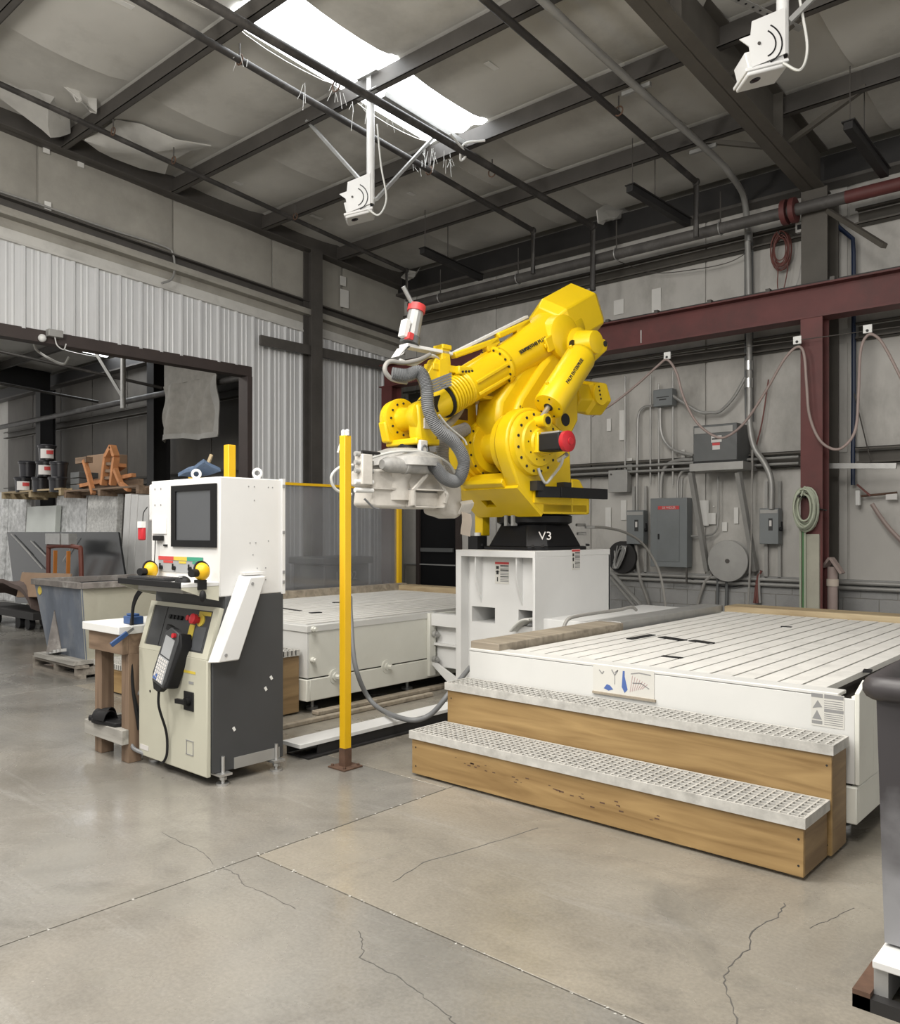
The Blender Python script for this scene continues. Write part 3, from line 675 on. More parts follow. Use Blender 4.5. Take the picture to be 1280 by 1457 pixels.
for x, y, r in ((444, 895, .017), (444, 939, .017)):
    p = px(x, y, -5.13); m = MB(); m.cyl(p, p + V(.03, 0, 0), r * 1.3, n=12); m.cyl(p + V(.03, 0, 0), p + V(.055, 0, 0), r, n=6); m.part('bolt', 'table_paint', lt)
for x, y in ((475, 962), (549, 948)):
    p = px(x, y, -5.13); m = MB(); m.cyl(p, p + V(.018, 0, 0), .058, n=20); m.cyl(p + V(.018, 0, 0), p + V(.035, 0, 0), .035, n=16); m.cyl(p + V(.035, 0, 0), p + V(.075, 0, 0), .02, n=6); m.part('anchor_bolt', 'table_paint', lt)
MB().box((-5.13, 5.50, .12), (-5.09, 5.58, TZ)).part('joint_plate', 'table_paint', lt, bev=.003)
for t, xs_, ys_ in ((rt, (-3.3, -1.25), (4.3, 7.3)), (lt, (-7.3, -5.28), (4.3, 5.4, 7.3))):
    for xx in xs_:
        for yy in ys_:
            m = MB(); m.cyl((xx, yy, 0), (xx, yy, .018), .05, n=14); m.cyl((xx, yy, .018), (xx, yy, .11), .016, n=10); m.part('levelling_foot', 'bright_steel', t)
# pedestal under the robot, with its brackets to both tables
X0, X1, Y0, Y1, PZT = -4.78, -3.93, 5.50, 6.68, 1.27
pd = thing('robot_pedestal', 'tall white steel pedestal box under the yellow robot arm', 'pedestal', ((X0 + X1) / 2, (Y0 + Y1) / 2, 0))
MB().box((X0, Y0 + .02, PZT - .05), (X1, Y1, PZT)).part('top_plate', 'white_box', pd, bev=.003)
MB().box((X0, Y0, PZT - .055), (X1, Y0 + .02, PZT)).part('top_lip', 'white_box', pd, bev=.003)
MB().box((X1 - .025, Y0, 0), (X1, Y1, PZT - .05)).part('side_plate', 'white_box', pd, bev=.003)
MB().box((X0, Y0, 0), (X0 + .06, Y1, PZT - .05)).part('side_plate', 'white_box', pd, bev=.003)
MB().box((X0, Y1 - .025, 0), (X1, Y1, PZT - .05)).part('back_plate', 'white_box', pd)
yf = Y0 + .10
wz0, wz1 = .64, .775; wins = ((X0 + .10, X0 + .36), (X1 - .24, X1 - .025))
mb = MB(); mb.box((X0 + .06, yf, wz1), (X1 - .025, yf + .02, PZT - .05)); mb.box((X0 + .06, yf, 0), (X1 - .025, yf + .02, wz0))
mb.box((X0 + .06, yf, wz0), (wins[0][0], yf + .02, wz1)); mb.box((wins[0][1], yf, wz0), (wins[1][0], yf + .02, wz1))
mb.part('front_plate', 'white_box', pd)
for a, b in wins:
    m = MB(); m.box((a, yf + .02, wz0 - .01), (b, yf + .70, wz0)); m.box((a, yf + .02, wz1), (b, yf + .70, wz1 + .01)); m.box((a - .01, yf + .02, wz0), (a, yf + .70, wz1)); m.box((b, yf + .02, wz0), (b + .005, yf + .70, wz1))
    m.part('fork_pocket', 'white_box', pd); MB().box((a, yf + .70, wz0), (b, yf + .71, wz1)).part('pocket_shade', 'black_void', pd)  # black end plate stands in for the shade deep in the open pocket
for x in (X0 + .21, X1 - .20):
    MB().prism([(yf, PZT - .05), (Y0 + .015, PZT - .05), (Y0 + .015, PZT - .22), (yf, PZT - .46)], 'x', x - .006, x + .006).part('gusset', 'white_box', pd)
sticker(pd, frame(py(714, 815, yf - .001), (1, 0, 0), (0, 0, 1)), .15, .19)
sticker(pd, frame(px(819, 796, X1 + .001), (0, 1, 0), (0, 0, 1)), .13, .18)
m = MB(); m.box((-5.09, 5.52, .58), (X0, 5.60, TZ)); m.box((-5.09, 5.60, .20), (X0, 5.62, .60)); m.box((-5.09, 5.55, .40), (X0, 5.60, .42))
m.add([(-5.09, 5.53, .22), (X0, 5.53, .0), (X0, 5.56, .0), (-5.09, 5.56, .22), (-5.09, 5.53, .26), (X0, 5.53, .12), (X0, 5.56, .12), (-5.09, 5.56, .26)], [(0, 3, 2, 1), (4, 5, 6, 7), (0, 1, 5, 4), (1, 2, 6, 5), (2, 3, 7, 6), (3, 0, 4, 7)])
m.part('table_bracket', 'white_box', pd)
for z in (.50, .27): m = MB(); m.cyl((-5.085, 5.55, z), (-5.05, 5.55, z), .03, n=14); m.cyl((-5.05, 5.55, z), (-5.03, 5.55, z), .018, n=6); m.part('bracket_bolt', 'galvanised', pd)
MB().box((X1, 5.62, .42), (-3.44, 7.3, .715)).part('cable_duct', 'white_box', pd, bev=.004)
# robot cable bundle showing in the right pocket
mb = MB()
for i in range(7):
    c = V(-4.03 - .0, 5.66, .52); a0 = i * .02
    mb.tube([(c.x - .09 + a0, 5.58 - .02 + .1 * math.sin(math.pi * t / 12) * .3, .60 + .13 * math.sin(math.pi * t / 12) + .0) if False else (c.x - .17 + .2 * t / 12 + a0 * .2, 5.52 + a0, .55 + .16 * math.sin(math.pi * (.1 + .45 * t / 12))) for t in range(13)], .012, 6)
mb.solo('cable_bundle', 'hose_white', 'coiled bundle of pale cables pushed through the pedestal pocket', 'cable')
# wooden steps with white grating treads
def step(x0, x1, y0, y1, z, label, fine=True, mt='plywood'):
    t = thing('wooden_step', label, 'step', ((x0 + x1) / 2, (y0 + y1) / 2, 0))
    zt = z - .045
    MB().box((x0, y0, .015), (x1, y0 + .022, zt)).part('front_board', mt, t, bev=.002)
    for xx in (x0, x1 - .022): MB().box((xx, y0 + .022, .015), (xx + .022, y1, zt)).part('end_board', 'plywood_y', t, bev=.002)
    MB().box((x0 + .03, y1 - .03, .015), (x1 - .03, y1 - .01, zt)).part('back_board', mt, t)
    for f in (.02, .4, .75, .98): MB().box((x0 + (x1 - x0) * f - .03, y0 + .03, 0), (x0 + (x1 - x0) * f + .03, y0 + .09, .02)).part('shim', 'lumber', t)
    for xx in (x1 - .02, x0 + .03):
        for zz in (.06, zt - .05): MB().cyl((xx, y0 - .001, zz), (xx, y0 + .004, zz), .005, n=8).part('screw', 'black_steel', t)
    g = MB(); e = .008; X0_, X1_ = x0 - .012, x1 + .012; Y0_ = y0 - .014
    for a, b in (((X0_, Y0_), (X1_, Y0_ + .012)), ((X0_, y1 - .012), (X1_, y1)), ((X0_, Y0_ + .012), (X0_ + .012, y1 - .012)), ((X1_ - .012, Y0_ + .012), (X1_, y1 - .012))): g.box((a[0], a[1], zt), (b[0], b[1], z))
    gr = g.part('grating', 'grating', t)
    nx = int((X1_ - X0_) / .038); ny = int((y1 - Y0_) / .038); dx = (X1_ - X0_) / nx; dy = (y1 - Y0_) / ny
    if fine:
        me = MB().box((-.004, .012, 0), (.004, y1 - Y0_ - .014, .04)).mesh('cross_bar', 'grating', 0); ml = MB().box((.012, -.004, 0), (X1_ - X0_ - .014, .004, .04)).mesh('long_bar', 'grating', 0)
        for i in range(1, nx): inst(me, 'cross_bar', gr, (X0_ + i * dx, Y0_ + .001, zt + .004))
        for i in range(1, ny): inst(ml, 'long_bar', gr, (X0_ + .001, Y0_ + i * dy, zt + .0035))
    else:
        m = MB()
        for i in range(1, nx): m.box((X0_ + i * dx - .0045, Y0_, zt + .004), (X0_ + i * dx + .0045, y1, z - .001))
        for i in range(1, ny): m.box((X0_, Y0_ + i * dy - .0045, zt + .004), (X1_, Y0_ + i * dy + .0045, z - .001))
        m.part('grating_bars', 'grating', gr, kind='stuff', smooth=0)
    return t
s1 = step(-3.40, -1.165, 3.52, 3.825, .265, 'lower wooden step with white grating, in front of the nearer worktable')
step(-3.40, -1.150, 3.835, 4.045, .505, 'taller upper wooden step with white grating, against the nearer worktable')
step(-7.40, -5.20, 3.53, 3.835, .265, 'lower wooden step glimpsed behind the small side bench', False)
step(-7.40, -5.20, 3.845, 4.105, .505, 'taller upper wooden step peeking out behind the console', False, 'plywood_pale')
mb = MB()
for i in range(34):
    t = random.random(); x = -3.1 + 1.3 * t; z = .155 - .05 * t + random.gauss(0, .012); k = random.uniform(.004, .014)
    mb.box((x - k, 3.5192, z - k * .25), (x + k, 3.5198, z + k * .25))
mb.part('scuff_marks', 'rust', s1, smooth=0, kind='stuff')
# floor channel, curbs and hoses between the tables
t = thing('steel_channel', 'long white steel channel lying on the floor beside the yellow post', 'channel', (-4.22, 4.2, 0))
MB().box((-4.31, 3.27, .075), (-4.13, 5.45, .10)).part('top_plate', 'white_box', t, bev=.002)
MB().box((-4.305, 3.30, .02), (-4.29, 5.45, .075)).part('web', 'black_steel', t); MB().box((-4.15, 3.42, .012), (-4.14, 5.45, .075)).part('web', 'black_steel', t)
MB().box((-4.33, 3.32, 0), (-4.11, 5.45, .012)).part('base_plate', 'black_steel', t)
for i, (p0, p1, wd) in enumerate(((0, 0, .08), (0, 0, .05))):
    cx_ = (-5.02, -4.86)[i]; MB().box((cx_ - wd, (4.15, 3.5)[i], 0), (cx_, (6.4, 5.3)[i], .035)).solo('wooden_curb', 'weathered', ('wide' if i == 0 else 'narrow') + ' wooden floor curb running under the grey hose', 'curb', bev=.008)
MB().tube(cr([px(498, 850, -5.0), px(499, 880, -4.75), px(506, 950, -4.6), px(530, 1000, -4.55), at(575, 1023, 5.62), at(610, 1018, 5.6), at(640, 985, 5.6), at(668, 950, 5.9)]), .018, 10).solo('hose', 'hose_grey', 'grey hose sagging to the floor behind the yellow post', 'hose')
MB().tube(cr([at(800, 900, 6.35), at(805, 885, 6.4), at(815, 878, 6.45), at(850, 872, 6.7), at(880, 868, 6.95), at(898, 864, 7.1), at(905, 868, 7.15)]), .014, 8).solo('hose', 'hose_dusty', 'pale hose laid along the white duct beside the pedestal', 'hose')
# yellow fence posts
def post(x, y, h, label, wd=.05, cap=False, base=True):
    t = thing('fence_post', label, 'post', (x, y, 0), group=None)
    MB().box((x - wd / 2, y - wd / 2, .10), (x + wd / 2, y + wd / 2, h)).part('tube', 'yellow_post', t, bev=.004)
    MB().box((x - wd / 2 - .001, y - wd / 2 - .001, .008), (x + wd / 2 + .001, y + wd / 2 + .001, .12)).part('rusty_foot', 'rust', t, label='rusted lower end of the post')
    MB().box((x - .075, y - .075, 0), (x + .075, y + .075, .01)).part('base_plate', 'rust', t, bev=.002)
    for a in (-.055, .055):
        for b in (-.055, .055): MB().cyl((x + a, y + b, .01), (x + a, y + b, .022), .009, n=6).part('anchor', 'rust', t)
    if cap:
        for a in (-.018, .018): m = MB(); m.cyl((x + a, y, h), (x + a, y, h + .02), .013, n=8); m.ball((x + a, y, h + .025), .014, 8, 6); m.part('sensor_cap', 'white_plastic', t)
        MB().bar((x - .03, y, h - .02), (x - .055, y - .01, h - .10), .012, .012).part('cable_end', 'white_plastic', t)
    return t
post(-3.82, 3.37, 2.02, 'tall yellow post in front of the robot head, rusted at its foot', .052, True)
post(-5.00, 3.34, 2.04, 'yellow post rising just behind the white console box', .06)
fz = thing('guard_fence', 'hazy clear guard panel with thin yellow rail behind the far worktable', 'fence', (-7.65, 6.2, 0))
for yy in (4.67, 7.66):
    MB().box((-7.685, yy - .035, .0), (-7.615, yy + .035, 2.04 if yy < 5 else 2.0)).part('post', 'yellow_post', fz, bev=.003)
MB().box((-7.67, 4.70, 1.955), (-7.63, 7.63, 1.985)).part('top_rail', 'yellow_post', fz)
MB().box((-7.654, 4.70, .25), (-7.646, 7.63, 1.955)).part('pane', 'acrylic', fz)
MB().box((-7.67, 4.70, .22), (-7.63, 7.63, .25)).part('bottom_rail', 'yellow_post', fz)
# ================================================================== ROBOT (local frame: x forward, y towards the grey cabinets, z up from the pedestal)
rb = thing('industrial_robot', 'large yellow industrial robot arm bent over its black base', 'robot', (-4.35, 6.08, 1.27), math.radians(-96))
YR = 'yellow_robot'
def P(mb, name, mt=YR, parent=None, bev=0, label=None, smooth=40): return mb.part(name, mt, parent or rb, True, bev, label, smooth=smooth)
def octo(h, c): return [(h, -h + c), (h, h - c), (h - c, h), (-h + c, h), (-h, h - c), (-h, -h + c), (-h + c, -h), (h - c, -h)]
def frust(mb, h0, c0, z0, h1, c1, z1):
    a, b = octo(h0, c0), octo(h1, c1); n = 8
    mb.add([(x, y, z0) for x, y in a] + [(x, y, z1) for x, y in b], [tuple(range(n - 1, -1, -1)), tuple(range(n, 2 * n))] + [(i, (i + 1) % n, n + (i + 1) % n, n + i) for i in range(n)])
m = MB(); frust(m, .38, .12, 0, .38, .12, .03); frust(m, .35, .13, .03, .27, .12, .22); base = P(m, 'base', 'black_paint', bev=.006)
for a, b in octo(.365, .06): P(MB().cyl((a, b, .03), (a, b, .05), .014, n=6), 'base_bolt', 'black_steel', base)
P(MB().lathe((0, 0, .22), (0, 0, 1), [(0, .30), (0.02, .335), (.075, .335), (.085, .32)], 32), 'swivel_ring', 'black_paint')
for sg in (1, -1): P(MB().box((.30, sg * .04 - .0, .21), (.35, sg * .04 + .03, .30)), 'ring_clamp', 'galvanised')
d = Vector((1, 1, .62)).normalized(); M = frame((.262, .262, .12) , (-1, 1, 0), (-.3, -.3, 1))
M = frame(Vector((.245, .245, .12)) + Vector((1, 1, 0)) * .016 + Vector((-.05, .05, 0)), (-1, 1, 0), (-.26, -.26, 1))
lettering('V3', .105, M, 'label_white', base, 'emblem', .002, 1.0, True)
# carriage
def arc(cx, cz, r, a0, a1, n=10): return [(cx + r * math.cos(math.radians(a0 + (a1 - a0) * i / n)), cz + r * math.sin(math.radians(a0 + (a1 - a0) * i / n))) for i in range(n + 1)]
J2 = (.44, .89)
cheek = [(-.10, .31), (.32, .31), (.58, .50)] + arc(*J2, .30, -28, 118) + [(.02, 1.02), (-.06, .95)]
cheek2 = [(-.10, .31), (.34, .31), (.62, .52)] + arc(*J2, .30, -28, 120) + [(.1, .98), (-.06, .75)]
ca = P(MB().prism(cheek, 'y', .21, .36), 'carriage_cheek', bev=.018)
P(MB().prism(cheek2, 'y', -.40, -.25), 'carriage_cheek', bev=.018)
P(MB().box((-.30, -.38, .31), (.30, .36, .40)), 'carriage_floor', bev=.01)
P(MB().prism([(-.34, .31), (-.08, .31), (-.08, .62), (-.2, .62), (-.34, .45)], 'y', -.36, .36), 'carriage_back', bev=.02)
m = MB()                                                     # sloping front plate with a square opening
A, B, Cc, D = V(.30, -.40, .31), V(.30, .36, .31), V(.60, .36, .54), V(.60, -.40, .54)
def fp(u, v): return A + (B - A) * u + (D - A) * v
def quadplate(u0, v0, u1, v1): m.slab([fp(u0, v0), fp(u1, v0), fp(u1, v1), fp(u0, v1)], .03)
quadplate(0, 0, 1, .38); quadplate(0, .62, 1, 1); quadplate(0, .38, .30, .62); quadplate(.46, .38, 1, .62); P(m, 'front_plate')
P(MB().prism([(.58, .50), (.66, .56), (.64, .60), (.60, .585), (.52, .66), (.48, .62)], 'y', -.26, .22), 'front_lip', bev=.008)
P(MB().box((.28, -.14, .36), (.38, .02, .46)), 'opening_shadow_box', 'black_void')
P(MB().box((.02, .36, .40), (.42, .375, .52)), 'side_boss', YR)
P(MB().box((.20, -.46, .12), (.30, -.36, .40)), 'hanging_tab', YR, bev=.01)
# hub, motor
hub = P(MB().lathe((J2[0], .12, J2[1]), (J2[0], 1, J2[1]), [(0, .24), (.02, .27), (.07, .27), (.075, .255), (.09, .255), (.095, .285), (.22, .285), (.235, .27), (.29, .265), (.30, .25), (.31, .20), (.33, .19), (.34, .12), (.36, .11)], 40), 'shoulder_hub', label='round bolted shoulder hub')
for i in range(16):
    a = 2 * math.pi * (i + .5) / 16; c = (J2[0] + .235 * math.cos(a), J2[1] + .235 * math.sin(a)); P(MB().cyl((c[0], .418, c[1]), (c[0], .428, c[1]), .012, n=8), 'hub_bolt', 'black_steel', hub)
for i in range(10):
    a = 2 * math.pi * i / 10; c = (J2[0] + .145 * math.cos(a), J2[1] + .145 * math.sin(a)); P(MB().cyl((c[0], .448, c[1]), (c[0], .458, c[1]), .008, n=8), 'hub_bolt', 'black_steel', hub)
hl = P(MB().lathe((J2[0] - .02, -.42, J2[1]), (J2[0] - .02, 1, J2[1]), [(0, .27), (.02, .30), (.16, .30), (.17, .28), (.20, .275), (.21, .255), (.27, .25)], 40), 'shoulder_hub')
P(MB().lathe((J2[0] - .02, -.145, J2[1]), (J2[0], .12, J2[1]), [(0, .235), (.04, .22), (.05, .15), (.26, .15)], 32), 'shoulder_drum')
for i in range(14):
    a = 2 * math.pi * (i + .3) / 14; c = (J2[0] - .02 + .24 * math.cos(a), J2[1] + .24 * math.sin(a)); P(MB().cyl((c[0], -.152, c[1]), (c[0], -.142, c[1]), .01, n=8), 'hub_bolt', 'black_steel', hl)
mo = P(MB().box((.36, .50, .81), (.52, .72, .95)), 'shoulder_motor', 'black_rubber', bev=.012)
P(MB().box((.34, .44, .80), (.53, .51, .97)), 'motor_adapter', YR, bev=.008)
P(MB().box((.355, .51, .945), (.50, .70, .965)), 'motor_cover', 'conduit', mo, bev=.004)
P(MB().lathe((.44, .72, .88), (.44, 1, .88), [(0, .085), (.035, .085), (.045, .07), (.05, .03), (.06, .03)], 20), 'motor_end_cap', 'red_plastic', mo, label='red motor end cap')
P(MB().cyl((.36, .62, .87), (.34, .62, .87), .022, n=12), 'motor_plug', YR, mo)
P(MB().tube(cr([(.40, .66, .76), (.38, .62, .70), (.36, .52, .62), (.40, .48, .56), (.44, .46, .62), (.46, .45, .68)]), .013, 8), 'motor_cable', 'bright_steel')
P(MB().cyl((.40, .70, .78), (.38, .60, .74), .02, n=10), 'cable_connector', 'bright_steel')
# black bumper rail
m = MB(); m.bar((.42, .40, .49), (.22, .47, .49), .05, .09); m.bar((.22, .47, .49), (-.42, .47, .49), .05, .09); P(m, 'bumper_rail', 'black_rubber', bev=.004, label='black rubber bumper rail')
for x in (.36, .02): P(MB().box((x, .36, .50), (x + .10, .44, .58)), 'bumper_bracket', 'black_steel')
# lower arm
low = [(.44, .80), (.50, .94), (.60, 1.10), (.58, 1.26), (.40, 1.48), (.10, 1.78), (-.10, 1.99), (-.25, 2.06), (-.42, 2.0), (-.47, 1.86), (-.43, 1.70), (-.30, 1.50), (-.02, 1.20), (.14, .98), (.20, .84), (.28, .76), (.38, .75)]
P(MB().prism(low, 'y', -.16, .13), 'lower_arm', bev=.045)
P(MB().prism([(.52, 1.02), (.38, 1.30), (.10, 1.62), (-.18, 1.90), (-.38, 1.92), (-.38, 1.74), (-.1, 1.40), (.16, 1.06), (.3, .95)], 'y', .10, .19), 'lower_arm_rib', bev=.04)
P(MB().prism([(.98, 1.26), (.94, 1.18), (.66, .98), (.50, 1.02), (.52, 1.30), (.80, 1.30)], 'y', -.30, -.22), 'cable_bracket', bev=.006)
P(MB().box((.46, -.30, 1.28), (.98, .02, 1.31)), 'cable_shelf', bev=.004)
P(MB().box((.62, -.23, 1.12), (.80, -.215, 1.22)), 'bracket_opening', 'rust')
lettering('R 2000', .035, frame((.36, .192, 1.20), (-.55, 0, -.3), (-.3, 0, .55)), 'label_black', rb, 'lettering', .0006, 1.0, True)
# upper arm along its axis
U0, UE = V(1.10, 0, 1.225), V(-.42, 0, 2.055); ud = (UE - U0).normalized(); up = V(-ud.z * -1, 0, 0)
pn = V(ud.z, 0, -ud.x)                                     # perpendicular, upwards
def ua(s, lat=0, h=0): return U0 + ud * s + V(0, lat, 0) + pn * h
fl_s = .70
ft = P(MB().lathe(ua(.22), ua(1), [(0, .135), (.02, .155), (.06, .15), (fl_s - .25, .158), (fl_s - .245, .185), (fl_s - .22, .19)], 36), 'forearm_tube')
for h, l in ((.152, 0), (0.02, .152), (-.08, .13)): P(MB().bar(ua(.27, l, h), ua(fl_s - .02, l * 1.05, h * 1.05), .028, .028), 'forearm_rib', parent=ft, bev=.006)
rear = P(MB().lathe(ua(fl_s), ua(2), [(0, .19), (.03, .185), (.05, .168), (.30, .178), (.50, .205), (.70, .225), (.80, .235), (1.02, .235), (1.04, .22)], 36), 'upper_arm')
for i in range(16):
    a = 2 * math.pi * i / 16; c = ua(fl_s - .03, .172 * math.cos(a), .172 * math.sin(a)); P(MB().cyl(c, c + ud * -.004, .011, n=8), 'flange_bolt', 'black_steel', rear)
    if i % 2 == 0: c2 = ua(fl_s + .002, .18 * math.cos(a + .2), .18 * math.sin(a + .2)); P(MB().cyl(c2, c2 + V(0, .008 * math.cos(a), 0) + pn * .008 * math.sin(a), .012, n=8), 'flange_bolt', 'black_steel', rear)
P(MB().lathe(ua(1.42, .14, -.02), ua(1.42, 1, -.02), [(0, .21), (.09, .20), (.11, .17), (.12, .05)], 28), 'elbow_boss', parent=rear)
m = MB(frame(ua(1.22, .205, .0), (-1, 0, .55), (.55, 0, 1))); m.box((-.07, -.065, 0), (.07, .065, .03)); m.box((-.085, -.02, 0), (-.07, .02, .02)); m.box((.07, -.02, 0), (.085, .02, .02)); P(m, 'access_cover', parent=rear, bev=.008)
M = frame(ua(1.02, .1935, .055), -ud, pn + V(0, -.28, 0)); M = frame(ua(.985, .2, .045), (-ud.x * 1, .06 * 0, -ud.z), pn)
lettering('PALM ENTERPRISE', .045, frame(ua(1.03, .183, .055), -ud + V(0, -.06, 0), pn + V(0, -.30, 0)), 'label_black', rear, 'lettering', .004, 1.0, True)
# hooded motor cover at the tail
m = MB(); n = 6; hx = []
for s_, R in ((1.47, .25), (1.56, .305), (2.02, .305), (2.10, .25)):
    hx += [ua(s_, R * .86 * math.cos(math.radians(60 * i + 90)), R * .95 * math.sin(math.radians(60 * i + 90)) + .05) for i in range(n)]
m.add(hx, [tuple(range(n - 1, -1, -1)), tuple(range(3 * n, 4 * n))] + [(k * n + i, k * n + (i + 1) % n, (k + 1) * n + (i + 1) % n, (k + 1) * n + i) for k in range(3) for i in range(n)])
P(m, 'motor_hood', bev=.012, smooth=20)
for sg in (.17,): P(MB().prism([(-.40, 1.80), (-.74, 1.97), (-.80, 1.93), (-.78, 1.86), (-.50, 1.66), (-.36, 1.64)], 'y', sg, sg + .05), 'clevis_ear', bev=.015)
P(MB().cyl((-.745, .215, 1.92), (-.745, .226, 1.92), .028, n=14), 'clevis_pin', 'black_steel')
# gas balancer
b0, b1 = V(.345, .46, 1.19), V(-.13, .46, 1.72); bd = (b1 - b0).normalized()
bl = P(MB().lathe(b0, b1, [(0, .10), (.005, .128), (.02, .135), (.62, .135), (.67, .115), (.70, .06), (.72, .04)], 32), 'balancer_cylinder')
P(MB().cyl(b0 - bd * .14, b0 + bd * .01, .022, n=12), 'piston_rod', 'bright_steel', bl)
P(MB().cyl(b0 - bd * .003, b0 + bd * .01, .04, n=16), 'rod_seal', 'black_steel', bl)
for i in range(5):
    a = i * 1.256; o_ = bd.orthogonal().normalized(); q_ = bd.cross(o_); c = b0 + (o_ * math.cos(a) + q_ * math.sin(a)) * .10; P(MB().cyl(c - bd * .004, c + bd * .01, .008, n=8), 'end_bolt', 'black_steel', bl)
cv = b0 - bd * .17; P(MB().lathe(cv + V(0, -.07, 0), cv + V(0, 1, 0), [(0, .045), (.13, .045), (.135, .055), (.16, .055)], 20), 'clevis'); P(MB().cyl(cv + V(0, .091, 0), cv + V(0, .097, 0), .032, n=16), 'clevis_bore', 'black_void')
for k in (.10, .56): P(MB().cyl(b0 + bd * k + V(.06, .0, .10), b0 + bd * k + V(.09, .0, .135), .014, n=8), 'lifting_stud')
bn = V(.35, .9, .3); bn = (bn - bd * bn.dot(bd)).normalized()
lettering('PALM ENTERPRISE', .042, frame(b0 + bd * .36 + bn * .137, bd, bn.cross(bd)), 'label_black', bl, 'lettering', .003, .9, True)
P(MB().lathe((-.30, .16, 1.83), (-.30, 1, 1.83), [(0, .16), (.12, .16), (.14, .13), (.30, .10), (.31, .05)], 24), 'elbow_joint')
P(MB().cyl((-.16, .305, 1.80), (-.16, .315, 1.80), .05, n=20), 'elbow_bore', 'black_void')
# second motor at the back of the lower link
P(MB().lathe((-.20, .22, 1.36), (-.9, .22, 1.42), [(0, .10), (.02, .14), (.18, .145), (.22, .17), (.42, .17), (.44, .15)], 6), 'link_motor_hood', smooth=0, bev=.012)
P(MB().lathe((-.10, .20, 1.34), (-.9, .20, 1.40), [(0, .09), (.16, .12), (.18, .12)], 20), 'link_motor')
P(MB().cyl((-.47, .365, 1.40), (-.47, .385, 1.40), .10, n=24), 'link_motor_cap')
for i in range(4): P(MB().cyl((-.43 - .01 * i, .385, 1.46 - .035 * i), (-.43 - .01 * i, .392, 1.46 - .035 * i), .009, n=8), 'cap_bolt', 'black_steel')
P(MB().prism([(.10, 1.00), (-.10, 1.00), (-.20, 1.14), (-.20, 1.42), (-.05, 1.50), (.12, 1.25)], 'y', .20, .34), 'link_plate', bev=.02)
P(MB().cyl((-.02, .338, 1.13), (-.02, .345, 1.13), .055, n=20), 'link_bore', 'black_void')
# wrist
for i in range(7):
    s_ = .02 + i * .033; P(MB().ring(ua(s_), ud, .138, .0125, 28, 8), 'bellows_ring')
P(MB().lathe(ua(-.02), ua(1), [(0, .11), (.24, .12)], 24), 'bellows_core', 'black_rubber')
P(MB().lathe(ua(-.03), ua(1), [(0, .145), (.02, .15), (.03, .14)], 28), 'wrist_flange', 'black_rubber')
P(MB().lathe(ua(-.02), U0 - ud * .4, [(0, .13), (.05, .125), (.16, .115), (.24, .09)], 24), 'wrist_housing')
wj = V(1.42, 0, 1.05)
P(MB().lathe((1.42, -.13, 1.05), (1.42, 1, 1.05), [(0, .10), (.03, .09), (.10, .085), (.15, .095), (.20, .12), (.27, .125), (.28, .10)], 28), 'wrist_barrel')
wd_ = P(MB().lathe((1.42, -.24, 1.05), (1.42, 1, 1.05), [(0, .13), (.015, .155), (.05, .16), (.055, .15), (.075, .15), (.08, .165), (.11, .165), (.12, .14)], 36), 'wrist_disc')
for i in range(12):
    a = 2 * math.pi * i / 12; P(MB().cyl((1.42 + .125 * math.cos(a), -.121, 1.05 + .125 * math.sin(a)), (1.42 + .125 * math.cos(a), -.113, 1.05 + .125 * math.sin(a)), .009, n=8), 'disc_bolt', 'black_steel', wd_)
P(MB().prism([(1.60, 1.02), (1.56, .86), (1.30, .84), (1.30, .90), (1.38, .93), (1.50, 1.02)], 'y', -.22, -.13), 'wrist_yoke', bev=.015)
P(MB().prism([(1.52, 1.14), (1.50, .90), (1.48, .84), (1.30, .84), (1.28, 1.06), (1.34, 1.16)], 'y', .03, .16), 'wrist_yoke', bev=.03)
P(MB().box((1.28, -.22, .83), (1.52, .16, .88)), 'wrist_foot', bev=.012)
P(MB().box((1.33, .155, .95), (1.45, .17, 1.03)), 'wrist_cover', 'shroud_white', bev=.004)
m = MB(); m.box((1.42, .14, .70), (1.50, .18, .86)); P(m, 'flange_bracket', 'shroud_white', bev=.01); P(MB().ring((1.46, .185, .79), (0, 1, 0), .028, .008, 16, 6), 'bracket_emblem', 'hose_grey')
P(MB().lathe((1.40, -.02, .84), (1.40, -.02, 0), [(0, .12), (.06, .13), (.07, .16), (.10, .16)], 28), 'tool_flange', 'black_rubber')
# machining head
P(MB().lathe((1.50, -.02, .80), (1.50, -.02, 0), [(0, .14), (.02, .20), (.06, .26), (.08, .30), (.14, .31)], 36), 'head_dome', 'steel_dusty')
P(MB().lathe((1.44, -.06, .78), (1.44, -.06, 0), [(0, .235), (.012, .24), (.02, .235)], 36, True), 'dome_rim', 'hose_grey')
P(MB().lathe((1.86, .17, .655), (1.24, .17, .655), [(0, .035), (.03, .05), (.05, .058), (.20, .058), (.205, .064), (.23, .064), (.235, .055), (.46, .055), (.50, .06), (.54, .06), (.56, .035), (.6, .03)], 24), 'spindle_motor', 'steel_dusty')
m = MB(); m.prism([(1.92, .62), (1.92, .50), (1.88, .50), (1.90, .36), (1.86, .34), (1.24, .34), (1.22, .38), (1.22, .56), (1.30, .62), (1.50, .64)], 'y', -.14, .10); sh = P(m, 'shroud', 'shroud_white', bev=.02)
P(MB().box((1.16, .09, .475), (1.93, .125, .49)), 'shroud_lip', 'shroud_white', sh)
P(MB().lathe((1.62, .02, .40), (1.62, .02, .64), [(0, .13), (.06, .13), (.14, .11), (.20, .13)], 20), 'shroud_bulge', 'shroud_white', sh)
nb = MB(); n0, n1 = 1.27, 1.58
